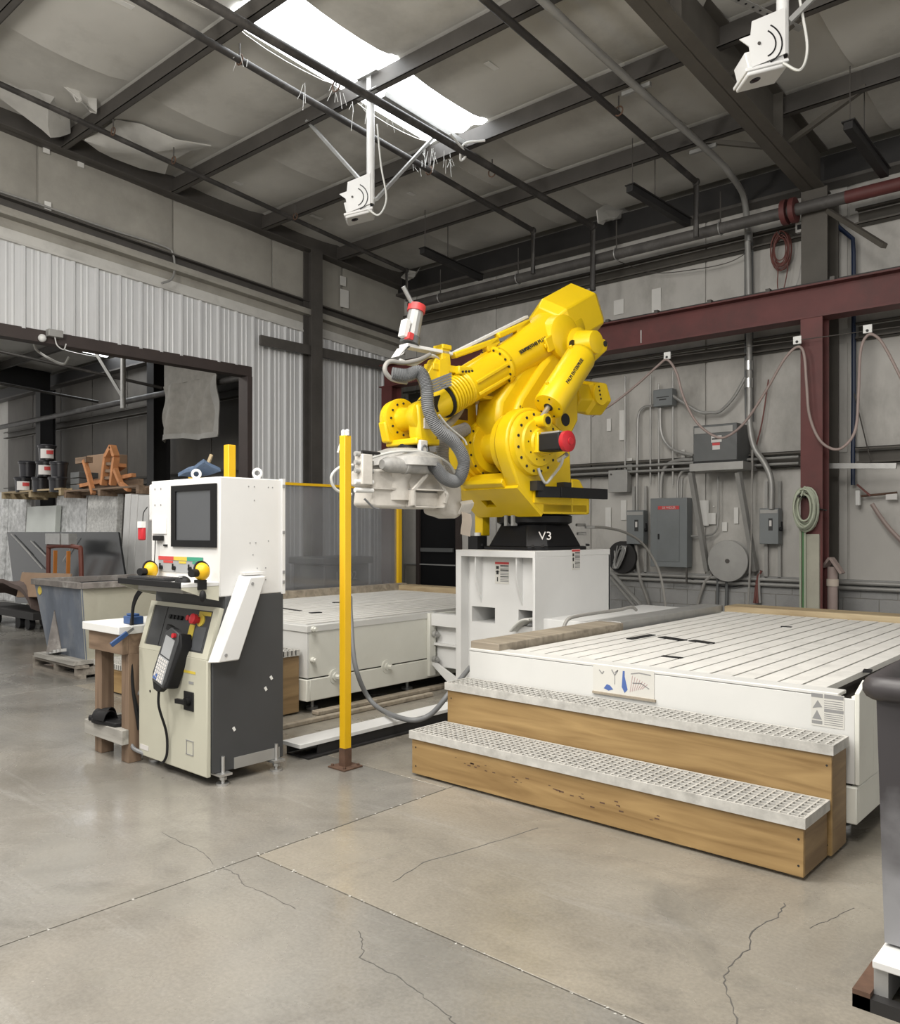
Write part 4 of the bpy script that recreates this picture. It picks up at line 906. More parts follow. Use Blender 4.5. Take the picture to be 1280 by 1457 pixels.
nb.box((n0, .10, .345), (n1, .21, .355)); nb.box((n0, .10, .475), (n1, .21, .485)); nb.box((n0, .10, .345), (n0 + .01, .21, .485)); nb.box((n1 - .01, .10, .345), (n1, .21, .485)); nb.box((n0, .12, .36), (n1, .13, .46)); P(nb, 'nozzle_box', 'shroud_white', sh)
for a, b in (((1.60, .21, .47), (1.42, .17, .60)), ((1.25, .21, .45), (1.34, .17, .60)), ((1.60, .21, .47), (1.60, .21, .36)), ((1.25, .21, .45), (1.28, .21, .38))): P(MB().bar(a, b, .02, .02), 'nozzle_strut', 'shroud_white', sh)
m = MB(); m.prism([(1.24, .60), (1.10, .62), (1.00, .52), (.99, .30), (1.06, .26), (1.16, .285), (1.24, .30)], 'y', -.10, .12); P(m, 'dust_skirt', 'shroud_white', bev=.03)
P(MB().sheet(lambda u, v: (1.06 - .13 * u, .16 + .02 * math.sin(v * 5), .40 - .10 * v + .015 * u), 4, 4, .012), 'flap', 'shroud_white'); P(MB().sheet(lambda u, v: (1.04 - .10 * u, .155 + .01 * math.sin(v * 5), .32 - .18 * v - .02 * u), 4, 4, .008), 'flap', 'tan_cloth')
vb = P(MB().box((1.95, .08, .50), (2.04, .18, .72)), 'valve_block', 'shroud_white', bev=.006)
for z in (.72, .66, .60, .52, .46): P(MB().cyl((1.92, .14, z), (2.08, .14, z), .018, n=10), 'valve_fitting', 'steel_dusty' if z > .58 else 'white_plastic', vb)
P(MB().cyl((1.88, .17, .73), (2.04, .17, .735), .012, n=8), 'valve_pipe', 'black_steel', vb)
P(MB().tube(cr([(2.08, .12, .64), (2.18, .10, .62), (2.24, .08, .55), (2.20, .08, .46), (2.08, .10, .43)]), .011, 8), 'air_line', 'hose_white')
P(MB().tube(cr([(2.0, .16, .68), (1.8, .18, .74), (1.6, .19, .765), (1.4, .19, .755), (1.22, .18, .70), (1.12, .16, .62), (1.06, .14, .54)]), .010, 8), 'air_line', 'hose_white')
P(MB().tube(cr([(1.98, .12, .40), (1.9, .12, .34), (1.85, .12, .33)]), .008, 6), 'air_line', 'hose_grey')
# hoses along the arm
def rl(x, y, k):                                            # pixel of the close-up crop to the robot frame at lateral offset k
    r = ray(480 + x * .328125, 380 + y * .328125); I = WM[rb].inverted(); o = I @ V(0, 0, H); q = I.to_3x3() @ r; t = (k - o.y) / q.y; return o + q * t
def hose(pts, r, mt, k=.25, ribbed=True, name='hose'):
    c = cr([rl(x, y, kk) for x, y, kk in pts], 26 if ribbed else 8)
    P(MB().tube(c, (lambda i: r * (1.0 if i % 2 else .86)) if ribbed else r, 12 if ribbed else 8), name, mt, smooth=70 if not ribbed else 30)
hose([(235, 462, .10), (300, 470, .16), (355, 455, .22), (385, 520, .26), (395, 620, .28), (435, 700, .30), (510, 765, .30), (548, 845, .30), (520, 925, .28), (465, 915, .26), (425, 870, .24), (395, 850, .2)], .052, 'hose_grey')
hose([(560, 700, -.2), (470, 745, -.2), (455, 830, -.2), (485, 900, -.2), (540, 905, -.2)], .06, 'hose_dusty')
hose([(300, 500, .1), (235, 485, .1), (205, 445, .1), (225, 410, .1), (290, 415, .1), (360, 400, .1), (400, 380, .05)], .018, 'hose_dusty', ribbed=False)
hose([(270, 405, .08), (330, 420, .08), (400, 385, .05), (440, 400, .0)], .016, 'hose_white', ribbed=False)
hose([(560, 560, -.1), (520, 640, -.1), (470, 690, 0), (430, 700, .1)], .03, 'hose_dusty', ribbed=False)
hose([(440, 640, .2), (480, 690, .2), (545, 745, .2), (560, 770, .2)], .008, 'hose_white', ribbed=False, name='air_line')
hose([(420, 690, .1), (380, 700, .1), (395, 740, .1), (430, 735, .1)], .02, 'black_rubber', ribbed=False)
m = MB()
for i in range(5): a, b = rl(395, 500 + 12 * i, .17), rl(492, 462 + 12 * i, .17); m.bar(a, b, .016, .016)
P(m, 'cable_clamp', 'hose_grey')
# dress pack, bracket and cylinder on the forearm
P(MB().box((1.00, -.06, 1.44), (1.26, .06, 1.50)), 'dress_bracket', bev=.008); P(MB().prism([(1.02, 1.36), (1.26, 1.24), (1.34, 1.36), (1.22, 1.54), (1.06, 1.50)], 'y', -.05, .05), 'dress_plate', bev=.01)
P(MB().prism([(1.10, 1.42), (1.20, 1.38), (1.20, 1.52), (1.12, 1.56)], 'y', .05, .07), 'dress_clamp', YR); P(MB().box((1.06, -.06, 1.62), (1.16, .06, 1.66)), 'dress_bracket', bev=.008)
P(MB().prism([(1.06, 1.50), (1.16, 1.46), (1.16, 1.66), (1.08, 1.66)], 'y', -.04, .05), 'dress_plate', bev=.008)
P(MB().bar(ua(-.13, .05, .02), ua(-.30, .10, .05), .10, .12), 'wrist_motor', 'black_rubber')
P(MB().box((1.04, -.05, 1.585), (1.52, .05, 1.612)), 'tool_plate', 'white_plastic', bev=.004)
P(MB().prism([(1.50, 1.60), (1.56, 1.52), (1.60, 1.50), (1.54, 1.58), (1.46, 1.61)], 'y', -.05, .05), 'tool_plate_lip', 'white_plastic')
c0, c1 = rl(312, 335, 0), rl(340, 195, 0); cd = (c1 - c0).normalized()
sp = P(MB().lathe(c0, c1, [(0, .075), (.06, .072), (.065, .066), (.20, .062), (.27, .060), (.275, .068), (.325, .068), (.33, .04), (.345, .03)], 14), 'saw_motor', 'galvanised', smooth=20)
P(MB().lathe(c0 + cd * .27, c1, [(0, .071), (.055, .071)], 14), 'red_band', 'red_band', sp); P(MB().lathe(c0 + cd * .0, c1, [(0, .078), (.06, .076)], 14), 'dark_band', 'panel_dark', sp)
P(MB().bar(c0 + cd * .02 + V(.06, .055, 0), c0 + cd * .07 + V(.06, .055, 0), .06, .04), 'red_tab', 'red_band', sp)
P(MB().bar(c0 + cd * .03 + V(.09, .02, .01), c0 + cd * .17 + V(.09, .02, .01), .05, .07, (0, 1, 0)), 'terminal_box', 'white_plastic', sp, bev=.006)
P(MB().cyl(c1 + cd * .01, rl(285, 85, 0), .018, n=12), 'guide_rod', 'bright_steel', sp); P(MB().ball(c1 + cd * .02, .026), 'rod_joint', 'bright_steel', sp); P(MB().cyl(c1 + cd * .005 + V(-.03, 0, 0), c1 + cd * .04 + V(-.035, 0, 0), .015, n=10), 'rod_joint', 'white_plastic', sp)
# bar and hangers over the arm
r0, r1 = rl(470, 388, -.02), rl(818, 216, -.02); P(MB().bar(r0, r1, .05, .022), 'tray_bar', 'white_paint', bev=.002, label='pale metal tray bar')
for a, b, c_ in (((500, 385), (690, 318), (640, 360)), ((690, 300), (825, 240), (770, 285))):
    A_, B_, C_ = rl(*a, 0), rl(*b, 0), rl(*c_, 0); P(MB().bar(A_, B_, .07, .05), 'tray_hanger', bev=.012); P(MB().bar(B_, C_, .07, .06), 'tray_hanger', bev=.012)
P(MB().box((.86, -.08, 1.43), (1.02, .10, 1.50)), 'cable_gland_plate', bev=.012)
for i in range(4): P(MB().cyl((.88 + .035 * i, .10, 1.47 - .006 * i), (.88 + .035 * i, .112, 1.47 - .006 * i), .009, n=8), 'gland_bolt', 'black_steel')
# fittings on the base
for i, (x, y, z) in enumerate(((-.36, .2, .14), (-.42, .14, .22), (-.40, .26, .2))): P(MB().cyl((x, y, z), (x - .1, y + .02, z), .014, n=8), 'cable_plug', 'galvanised', base)
MB().tube(cr([WM[rb] @ V(-.50, .2, .2), py(862, 751, 7.2), py(890, 758, 7.7), py(915, 775, 8.05), py(936, 810, 8.25), py(945, 850, 8.3), py(948, 900, 8.3) * 1.0]), .014, 8).solo('supply_hose', 'hose_dusty', 'pale hose arching from the robot base down to the floor', 'hose')
P(MB().box((.30, -.42, .0), (.42, -.30, .12)), 'junction_box', 'black_rubber', base); P(MB().lathe((.36, -.36, .12), (.36, -.36, 1), [(0, .03), (.03, .03)], 12), 'junction_cap', 'white_plastic', base)
# ================================================================== CONTROL CONSOLE AND BENCH
cx0, cx1, cy0, cy1 = -4.865, -4.09, 2.62, 3.11
co = thing('control_console', 'tall white and charcoal machine control console with dark screen and black keypad panel', 'console', ((cx0 + cx1) / 2, (cy0 + cy1) / 2, 0))
MB().prism([(cy0, .07), (cy0, .715), (cy0 + .085, 1.0), (cy0 + .085, 1.065), (cy1, 1.065), (cy1, .07)], 'x', cx0, cx1).part('cabinet', 'charcoal', co, bev=.004)
dr = MB().box((cx0, cy0 - .028, .05), (cx1 - .012, cy0 - .001, .715)).part('cabinet_door', 'cream_paint', co, bev=.006)
sd = Vector((0, .085, .285)).normalized(); sn = Vector((0, -sd.z, sd.y))          # sloping operator panel
Mp = frame((cx0, cy0 - .028, .715), (1, 0, 0), sd)
pw, ph = cx1 - .012 - cx0, .30
m = MB(Mp)
for a, b in (((0, 0), (pw, .03)), ((0, ph - .025), (pw, ph)), ((0, .03), (.05, ph - .025)), ((pw - .06, .03), (pw, ph - .025))): m.box((a[0], a[1], -.035), (b[0], b[1], 0))
m.part('panel_frame', 'cream_paint', co)
op = MB(Mp).box((.05, .03, -.03), (pw - .06, ph - .025, -.008)).part('operator_panel', 'charcoal', co)
MB(Mp).box((.20, .03, -.008), (.203, ph - .03, -.006)).part('panel_seam', 'black_void', op)
for i, x in enumerate((.27, .31, .35, .39)): MB(Mp).cyl((x, .215, -.01), (x, .215, .008), .013, n=12).part('push_button', 'black_rubber', op)
MB(Mp).cyl((.47, .22, -.008), (.47, .22, .012), .016, n=14).part('indicator', 'red_plastic', op)
e_ = MB(Mp).cyl((.595, .215, -.008), (.595, .215, 0), .036, n=20).part('stop_ring', 'label_yellow', op); MB(Mp).lathe((.575, .215, 0), (.575, .215, 1), [(0, .02), (.02, .02), (.022, .03), (.045, .03), (.05, .02)], 18).part('stop_button', 'red_plastic', e_)
MB(Mp).box((.555, .245, -.008), (.68, .268, -.006)).part('caution_label', 'label_yellow', op)
MB(Mp).box((.49, .07, -.008), (.545, .185, -.006)).part('caution_label', 'label_yellow', op)
MB(Mp).box((.56, .04, -.008), (.67, .18, -.005)).part('panel_insert', 'screen', op)
MB().box((cx1 - .27, cy0 - .03, .62), (cx1 - .13, cy0 - .0285, .635)).part('caution_strip', 'label_yellow', dr)
sw = MB().box((cx1 - .245, cy0 - .036, .405), (cx1 - .145, cy0 - .028, .515)).part('switch_plate', 'black_rubber', dr, bev=.003)
m = MB(); m.cyl((cx1 - .19, cy0 - .036, .46), (cx1 - .19, cy0 - .06, .46), .025, n=14); m.bar((cx1 - .27, cy0 - .068, .458), (cx1 - .17, cy0 - .068, .462), .02, .026); m.part('rotary_handle', 'black_paint', sw)
MB().cyl((cx0 + .14, cy0 - .03, .46), (cx0 + .14, cy0 - .0275, .46), .008, n=10).part('keyhole', 'black_void', dr)
for z in (.15, .23): MB().box((cx1 - .23, cy0 - .031, z), (cx1 - .15, cy0 - .028, z + .004)).part('hinge_line', 'print_grey', dr)
for x in (cx1 - .155, cx1 - .225): MB().box((x, cy0 - .031, .15), (x + .004, cy0 - .028, .23)).part('hinge_line', 'print_grey', dr)
MB().box((cx1 - .20, cy0 - .03, .56), (cx1 - .15, cy0 - .0285, .575)).part('maker_plate', 'print_grey', dr)
MB().box((cx0 + .02, cy0 - .030, .09), (cx0 + .12, cy0 - .0285, .12)).part('rating_label', 'label_white', dr)
MB().box((cx1 - .001, cy0 + .14, .07), (cx1 + .004, cy1 - .03, .135)).part('kick_plate', 'conduit', co)
for z, y in ((.50, .36), (.56, .40), (.30, .14)): MB(Matrix.Translation((cx1 + .001, cy0 + y, z)) @ Matrix.Rotation(.5, 4, 'X')).box((0, -.008, -.012), (.002, .008, .012)).part('paper_scrap', 'white_plastic', co)
for x, y in ((cx1 - .02, cy0 + .06), (cx1 - .02, cy1 - .06), (cx0 + .04, cy0 + .06), (cx0 + .04, cy1 - .06)):
    xo = x + (.03 if x > -4.5 else 0); m = MB(); m.box((x - .05, y - .04, .055), (xo + .035, y + .04, .068)); m.cyl((xo, y, .0), (xo, y, .012), .038, n=16); m.cyl((xo, y, .012), (xo, y, .16), .011, n=10); m.cyl((xo, y, .03), (xo, y, .045), .022, n=6); m.part('levelling_foot', 'bright_steel', co)
# white screen housing on top
uy0 = 2.668
ho = MB().box((cx0 + .015, uy0, 1.065), (cx1, 3.10, 1.75)).part('screen_housing', 'white_box', co, bev=.006)
MB().box((cx0 - .075, uy0 + .03, 1.50), (cx0 + .015, 3.06, 1.735)).part('side_box', 'white_box', co, bev=.012)
MB().box((cx0 - .05, uy0 + .05, 1.10), (cx0 + .015, 3.06, 1.50)).part('side_box', 'white_box', co, bev=.008)
m = MB(); sx0, sx1, sz0, sz1 = -4.595, -4.118, 1.345, 1.712
for a, b in (((sx0, sz0), (sx1, sz0 + .04)), ((sx0, sz1 - .035), (sx1, sz1)), ((sx0, sz0 + .04), (sx0 + .05, sz1 - .035)), ((sx1 - .05, sz0 + .04), (sx1, sz1 - .035))): m.box((a[0], uy0 - .014, a[1]), (b[0], uy0 - .0, b[1]))
bz = m.part('screen_bezel', 'black_paint', ho); MB().box((sx0 + .05, uy0 - .006, sz0 + .04), (sx1 - .05, uy0, sz1 - .035)).part('screen', 'screen', ho)
MB().box((cx0 + .035, uy0 - .006, 1.42), (cx0 + .20, uy0, 1.525)).part('media_door', 'white_plastic', ho, bev=.002)
m = MB(); m.box((cx0 + .08, uy0 - .03, 1.38), (cx0 + .17, uy0 - .001, 1.412)); m.part('camera_port', 'black_rubber', ho, bev=.004); MB().box((cx0 + .17, uy0 - .008, 1.345), (cx0 + .21, uy0, 1.357)).part('usb_slot', 'black_void', ho)
mb = MB().tube(cr([(cx0 + .10, uy0 - .02, 1.385), (cx0 + .10, uy0 - .025, 1.28), (cx0 + .09, uy0 - .03, 1.20), (cx0 + .03, uy0 - .04, 1.155), (cx0 - .02, uy0 - .03, 1.15)]), .003, 6); mb.part('thin_cable', 'black_rubber', ho)
lb = MB().box((cx0 + .11, uy0 - .004, 1.19), (-4.26, uy0, 1.285)).part('button_label', 'grey_key', ho)
for a, b, mt in ((0, .36, 'label_red'), (.36, .66, 'label_yellow'), (.66, 1, 'label_green')):
    w0 = cx0 + .11; wl_ = -4.26 - w0; MB().box((w0 + a * wl_, uy0 - .006, 1.262), (w0 + b * wl_, uy0 - .003, 1.285)).part('label_band', mt, lb); MB().box((w0 + (a + .12) * wl_, uy0 - .006, 1.245), (w0 + b * wl_ - .01, uy0 - .003, 1.259)).part('label_band', mt, lb)
for i, f in enumerate((.08, .38, .74)):
    x = cx0 + .11 + f * (-4.26 - cx0 - .11); m = MB(); m.cyl((x, uy0, 1.215), (x, uy0 - .018, 1.215), .013, n=12); m.bar((x, uy0 - .018, 1.215), (x, uy0 - .018, 1.242), .007, .007, (0, 1, 0)); m.part('selector_switch', 'black_rubber', lb)
for x in (cx0 + .06, cx0 + .13):
    for z in (1.60, 1.70): MB().cyl((x, uy0 - .002, z), (x, uy0, z), .006, n=8).part('rivet', 'print_grey', ho)
for y, z in ((2.86, 1.70), (2.90, 1.70), (3.0, 1.70), (3.03, 1.70), (2.87, 1.37), (2.91, 1.37), (3.0, 1.38), (2.92, 1.22), (2.98, 1.22), (2.98, 1.15), (2.90, 1.62), (2.89, 1.30)): MB().cyl((cx1, y, z), (cx1 + .002, y, z), .004, n=8).part('rivet', 'print_grey', ho)
MB().box((cx1 - .02, 3.095, 1.06), (cx1 + .012, 3.115, 1.755)).part('rear_hinge', 'white_box', ho)
for z in (1.12, 1.18, 1.70, 1.42): MB().box((cx1 + .012, 3.095, z), (cx1 + .016, 3.11, z + .02)).part('hinge_pin', 'print_grey', ho)
for x in (px(272, 673, -4.4).x - .0, px(341, 673, -4.2).x):
    p = V(-4.55, 2.80, 1.79) if x < -4.3 else V(-4.20, 3.0, 1.79)
    m = MB(); m.ring(p, (.75, -.66, 0), .024, .008, 20, 8); m.cyl((p.x, p.y, 1.75), (p.x, p.y, 1.77), .02, n=12); m.part('lifting_eye', 'white_plastic', co)
# white slanted cover on the side
m = MB(); m.add([(cx1, 2.79, 1.185), (cx1, 2.93, 1.185), (cx1, 2.73, .70), (cx1, 2.585, .70), (cx1 + .09, 2.81, 1.175), (cx1 + .09, 2.92, 1.175), (cx1 + .09, 2.735, .71), (cx1 + .09, 2.60, .71)], [(0, 1, 2, 3), (7, 6, 5, 4), (0, 4, 5, 1), (1, 5, 6, 2), (2, 6, 7, 3), (3, 7, 4, 0)])
sc_ = m.part('cable_cover', 'white_box', co, bev=.006)
MB().box((cx1, 2.80, 1.185), (cx1 + .05, 2.94, 1.20)).part('cover_lip', 'white_box', sc_)
for f in (.08, .92): p = V(cx1 + .09, 2.81, 1.175).lerp(V(cx1 + .09, 2.60, .71), f); MB().cyl((p.x, p.y + .03, p.z), (p.x + .004, p.y + .03, p.z), .009, n=8).part('cover_screw', 'print_grey', sc_)
# keyboard shelf
sz = 1.128; kx0, kx1 = -4.80, -4.10
sf = MB().box((kx0, 2.435, sz), (kx1, uy0, sz + .022)).part('shelf', 'white_box', co, bev=.003)
MB().box((kx0 - .005, 2.425, sz - .004), (kx1 - .01, 2.437, sz + .03)).part('shelf_edge', 'black_rubber', sf, bev=.003)
for x in (kx1 - .008, kx0 + .004): MB().prism([(2.437, sz), (uy0, sz), (uy0, sz - .085), (2.60, sz - .07), (2.437, sz - .012)], 'x', x - .006, x + .006).part('shelf_bracket', 'cream_paint', sf)
MB().box((kx0 + .1, 2.50, sz - .04), (kx1 - .1, 2.60, sz)).part('shelf_beam', 'conduit', sf)
def palm(x, y, z, par):
    m = MB(); m.ball((x, y, z), .048, 16, 10, (1, .95, 1.05)); b = m.part('palm_guard', 'yellow_post', par, label='yellow guarded palm button')
    m = MB(); m.cyl((x + .01, y - .035, z - .005), (x + .03, y - .085, z - .005), .022, n=14); m.cyl((x - .015, y - .03, z - .01), (x - .02, y - .06, z - .01), .018, n=12); m.part('palm_button', 'black_rubber', b)
    m = MB(); m.ring((x, y, z + .01), (1, 0, .2), .047, .006, 18, 6); m.part('guard_strap', 'black_rubber', b); MB().box((x - .03, y - .03, z - .10), (x + .02, y + .02, z - .045)).part('button_mount', 'black_rubber', b)
palm(-4.105, 2.56, sz + .085, sf); palm(-4.74, 2.60, sz + .07, sf)
MB().ball((-4.07, 2.545, sz - .05), .02, 10, 8, (1, 1, 1.7)).part('mount_knob', 'black_rubber', sf)
for i in range(3):
    MB().tube(cr([(kx0 + .02 + .03 * i, 2.60, sz), (cx0 - .03 + .01 * i, 2.58, sz - .12), (cx0 - .045 - .012 * i, 2.57, .8), (cx0 - .02, 2.56, .5), (cx0 - .012, 2.60, .2 + .05 * i)]), .010 if i == 0 else .006, 8).part('cable', 'black_rubber', co)
MB().tube(cr([(cx0 - .012, 2.62, .45), (cx0 - .06, 2.57, .35), (cx0 - .07, 2.57, .2), (cx0 - .02, 2.56, .10), (cx0 + .05, 2.60, .06)]), .012, 8).part('cable', 'hose_grey', co)
m = MB(); p = V(cx0 - .06, 2.66, 1.47); m.box(p + V(-.03, -.03, -.09), p + V(.03, .0, .0)); m.part('hanging_tag', 'red_plastic', co, bev=.01)
MB().box(p + V(-.02, -.035, -.01), p + V(.03, -.005, .03)).part('tag_top', 'white_plastic', co); MB().tube(cr([p + V(0, -.01, 0), p + V(.01, -.01, .08), p + V(.05, -.005, .12)]), .003, 6).part('tag_cord', 'black_rubber', co)
# things on the console
kb = thing('keyboard', 'flat black keyboard on the console shelf', 'keyboard', (-4.52, 2.52, sz + .022))
MB().box((-4.74, 2.45, sz + .023), (-4.33, 2.59, sz + .037)).part('case', 'black_rubber', kb, bev=.004)
me = MB().box((0, 0, 0), (.0175, .0175, .007)).mesh('key', 'charcoal')
for r_ in range(5):
    for c_ in range(18): inst(me, 'key', kb, (-4.732 + .0215 * c_, 2.458 + .0245 * r_, sz + .036))
mo_ = MB(); mo_.ball((-4.235, 2.52, sz + .024), .05, 16, 10, (1.15, .75, .68)); mo_.v = [V(p.x, p.y, max(p.z, sz + .0225)) for p in mo_.v]; ms = mo_.solo('computer_mouse', 'black_rubber', 'black computer mouse at the right end of the console shelf', 'mouse')
MB().box((-4.225, 2.488, sz + .05), (-4.205, 2.50, sz + .06)).part('wheel', 'grey_key', ms)
# teach pendant hanging on the operator panel
Mt = frame((-4.475, 2.545, .535), (.92, 0, -.39) if False else (.985, 0, -.16), (.16, .16, .97)) @ Matrix.Rotation(-.10, 4, 'Z')
tp = thing('teach_pendant', 'dark hand-held teach pendant with small grey screen hung on the console front', 'pendant', (-4.47, 2.54, .535))
m = MB(Mt); m.prism([(-.065, 0), (.06, 0), (.075, .05), (.08, .30), (.06, .34), (-.03, .345), (-.075, .30), (-.085, .05)], 'z', 0, .05); body = m.part('case', 'charcoal', tp, bev=.008)
MB(Mt).prism([(.06, .0), (.10, .02), (.115, .28), (.075, .34), (.06, .34)], 'z', -.03, .045).part('side_grip', 'black_rubber', body, bev=.008)
MB(Mt).box((-.05, .175, .049), (.05, .29, .054)).part('screen', 'grey_key', body); MB(Mt).box((-.06, .02, .05), (.05, .165, .053)).part('keypad', 'grey_key', body)
for r_ in range(7):
    for c_ in range(5):
        MB(Mt).box((-.055 + c_ * .0205, .024 + r_ * .02, .053), (-.041 + c_ * .0205, .037 + r_ * .02, .056)).part('key', 'print_blue' if r_ == 0 and c_ < 2 or r_ == 1 and c_ == 1 else 'label_white', body)
MB(Mt).cyl((.035, .315, .05), (.035, .315, .068), .014, n=12).part('stop_button', 'red_plastic', body)
MB(Mt).bar((-.10, .325, .02), (.0, .33, .03), .03, .03).part('hook', 'black_rubber', body)
MB(Mt).prism([(-.06, 0), (.05, 0), (.02, -.035), (-.03, -.035)], 'z', .005, .045).part('strain_relief', 'black_rubber', body)
c0_ = Mt @ V(-.005, -.03, .025); MB().tube(cr([c0_, c0_ + V(0, 0, -.10), V(-4.50, 2.57, .25), V(-4.50, 2.575, .13), V(-4.53, 2.575, .075), V(-4.60, 2.60, .045)]), .008, 8).part('cable', 'black_rubber', tp)
m = MB(); m.sheet(lambda u, v: (-4.86 + .30 * u, 2.86 + .12 * v, 1.755 + .03 + .05 * math.sin(3.1 * u + .2) * (.6 + .4 * math.sin(5 * v)) + .06 * max(0, u - .55) * (1.6 - v) * 2), 12, 6, .022)
m.solo('folded_jacket', 'denim', 'crumpled blue denim jacket on top of the console', 'jacket')
MB().bar((-4.74, 2.97, 1.80), (-4.68, 2.99, 1.93), .012, .02).solo('wood_offcut', 'lumber', 'thin wooden stick leaning in the denim jacket', 'stick')
# bench beside the console
bx0, bx1, by0, by1 = -5.33, -4.885, 2.49, 3.15
bn_ = thing('side_bench', 'small wooden bench with a thick white top beside the console', 'bench', ((bx0 + bx1) / 2, (by0 + by1) / 2, 0))
MB().box((bx0 - .04, by0 - .02, .80), (bx1 + .005, by1, .85)).part('top', 'white_plastic', bn_, bev=.004)
for y in (by0 + .005, by1 - .045): MB().box((bx0, y, .675), (bx1, y + .04, .80)).part('apron', 'brown_wood_x', bn_, bev=.003)
for x in (bx0, bx1 - .04): MB().box((x, by0 + .045, .675), (x + .04, by1 - .045, .80)).part('apron', 'brown_wood_x', bn_, bev=.003)
for x in (bx0, bx1 - .09):
    for y in (by0 + .045, by1 - .13): MB().box((x, y, 0), (x + .09, y + .085, .675)).part('leg', 'brown_wood', bn_, bev=.003)
MB().box((bx0 - .05, by0, .12), (bx1 + .005, by0 + .045, .21)).part('shelf_rail', 'dusty_wood', bn_, bev=.003)
MB().box((bx0 - .05, by0 + .045, .17), (bx0, by1 - .05, .21)).part('shelf_board', 'dusty_wood', bn_); MB().box((bx0 + .09, by0 + .045, .17), (bx1 - .09, by1 - .05, .21)).part('shelf_board', 'dusty_wood', bn_)
def slipper(x, y, rz, label):
    t = thing('slide_sandal', label, 'sandal', (x, y, .21), rz, 'black slide sandals on the bench shelf')
    sole = [(.0, -.045), (.08, -.04), (.18, -.05), (.25, -.035), (.275, 0), (.25, .035), (.18, .05), (.08, .04), (.0, .045), (-.02, 0)]
    MB().prism(sole, 'z', 0, .028).part('sole', 'black_rubber', t, True, .006)
    MB().sheet(lambda u, v: (.10 + .11 * u, -.052 + .104 * v, .028 + (.055 - .015 * u) * math.sin(math.pi * v) ** .6), 5, 10, .006).part('strap', 'black_rubber', t, True)
slipper(-5.10, 2.62, math.radians(205), 'black slide sandal on the bench shelf, the one farther from the console')
slipper(-5.00, 2.545, math.radians(190), 'black slide sandal on the bench shelf, the one nearer the console')
m = thing('blue_stapler', 'small blue plastic tool lying on the white bench top', 'tool', (-5.0, 2.62, .85)); MB().box((-5.04, 2.58, .851), (-4.93, 2.66, .90)).part('body', 'blue', m, bev=.005); MB().box((-5.04, 2.60, .90), (-4.96, 2.65, .915)).part('grip', 'blue', m, bev=.005)
a, b = px(158, 918, -4.86), px(190, 894, -4.86); kn = thing('utility_knife', 'blue-handled knife stuck in the bench edge', 'knife', (a.x, a.y, a.z)); MB().bar(a, a.lerp(b, .72), .016, .03).part('handle', 'blue', kn, bev=.004); MB().bar(a.lerp(b, .72), b, .004, .018).part('blade', 'bright_steel', kn)
# ================================================================== RIGHT FOREGROUND BIN
bn = thing('waste_bin', 'tall dark bin with rolled rim at the right edge, nearest to the viewer', 'bin', (-.3, 3.2, .15))
def fr(z): k = (z - .16) / .82; return (-.695 - .02 * k, 2.84 - .02 * k, .12, 3.55)
m = MB(); vs = []
for z in (.16, .50): x0, y0, x1, y1 = fr(z); vs += [(x0, y0, z), (x1, y0, z), (x1, y1, z), (x0, y1, z)]
m.add(vs, [(0, 3, 2, 1), (0, 1, 5, 4), (1, 2, 6, 5), (2, 3, 7, 6), (3, 0, 4, 7)]); m.part('lower_body', 'dusty_bin', bn)
m = MB(); vs = []
for z in (.50, .94): x0, y0, x1, y1 = fr(z); vs += [(x0, y0, z), (x1, y0, z), (x1, y1, z), (x0, y1, z)]
for z in (.94, .52): x0, y0, x1, y1 = fr(z); vs += [(x0 + .03, y0 + .03, z), (x1 - .03, y0 + .03, z), (x1 - .03, y1 - .03, z), (x0 + .03, y1 - .03, z)]
m.add(vs, [(0, 1, 5, 4), (1, 2, 6, 5), (2, 3, 7, 6), (3, 0, 4, 7), (4, 5, 9, 8), (5, 6, 10, 9), (6, 7, 11, 10), (7, 4, 8, 11), (8, 9, 13, 12), (9, 10, 14, 13), (10, 11, 15, 14), (11, 8, 12, 15), (12, 13, 14, 15)]); m.part('upper_body', 'dusty_bin', bn)
x0, y0, x1, y1 = fr(.95); R = .04
m = MB(); m.tube([(x0 - .005, y0 + .05, .955), (x0 - .003, y0 + .012, .955), (x0 + .012, y0 - .003, .955), (x0 + .05, y0 - .005, .955), (x1, y0, .965)], R, 12); m.tube([(x0 - .005, y0 + .05, .955), (x0 - .005, y1, .965)], R, 12); m.part('rolled_rim', 'bin_dark', bn)
pl = thing('steel_pallet', 'low white-topped pallet under the dark bin at the right edge', 'pallet', (-.3, 3.0, 0))
MB().box((-.70, 2.72, .125), (.3, 3.5, .15)).part('top_board', 'white_box', pl, bev=.004); MB().box((-.75, 2.70, 0), (.3, 2.74, .04)).part('runner', 'black_steel', pl); MB().box((-.75, 2.70, .0), (-.70, 3.5, .055)).part('runner', 'rust', pl)
MB().box((-.70, 2.74, .02), (-.66, 3.5, .125)).part('side_rail', 'galvanised', pl); MB().box((-.62, 2.76, .03), (.3, 2.80, .125)).part('inner_rail', 'black_steel', pl)
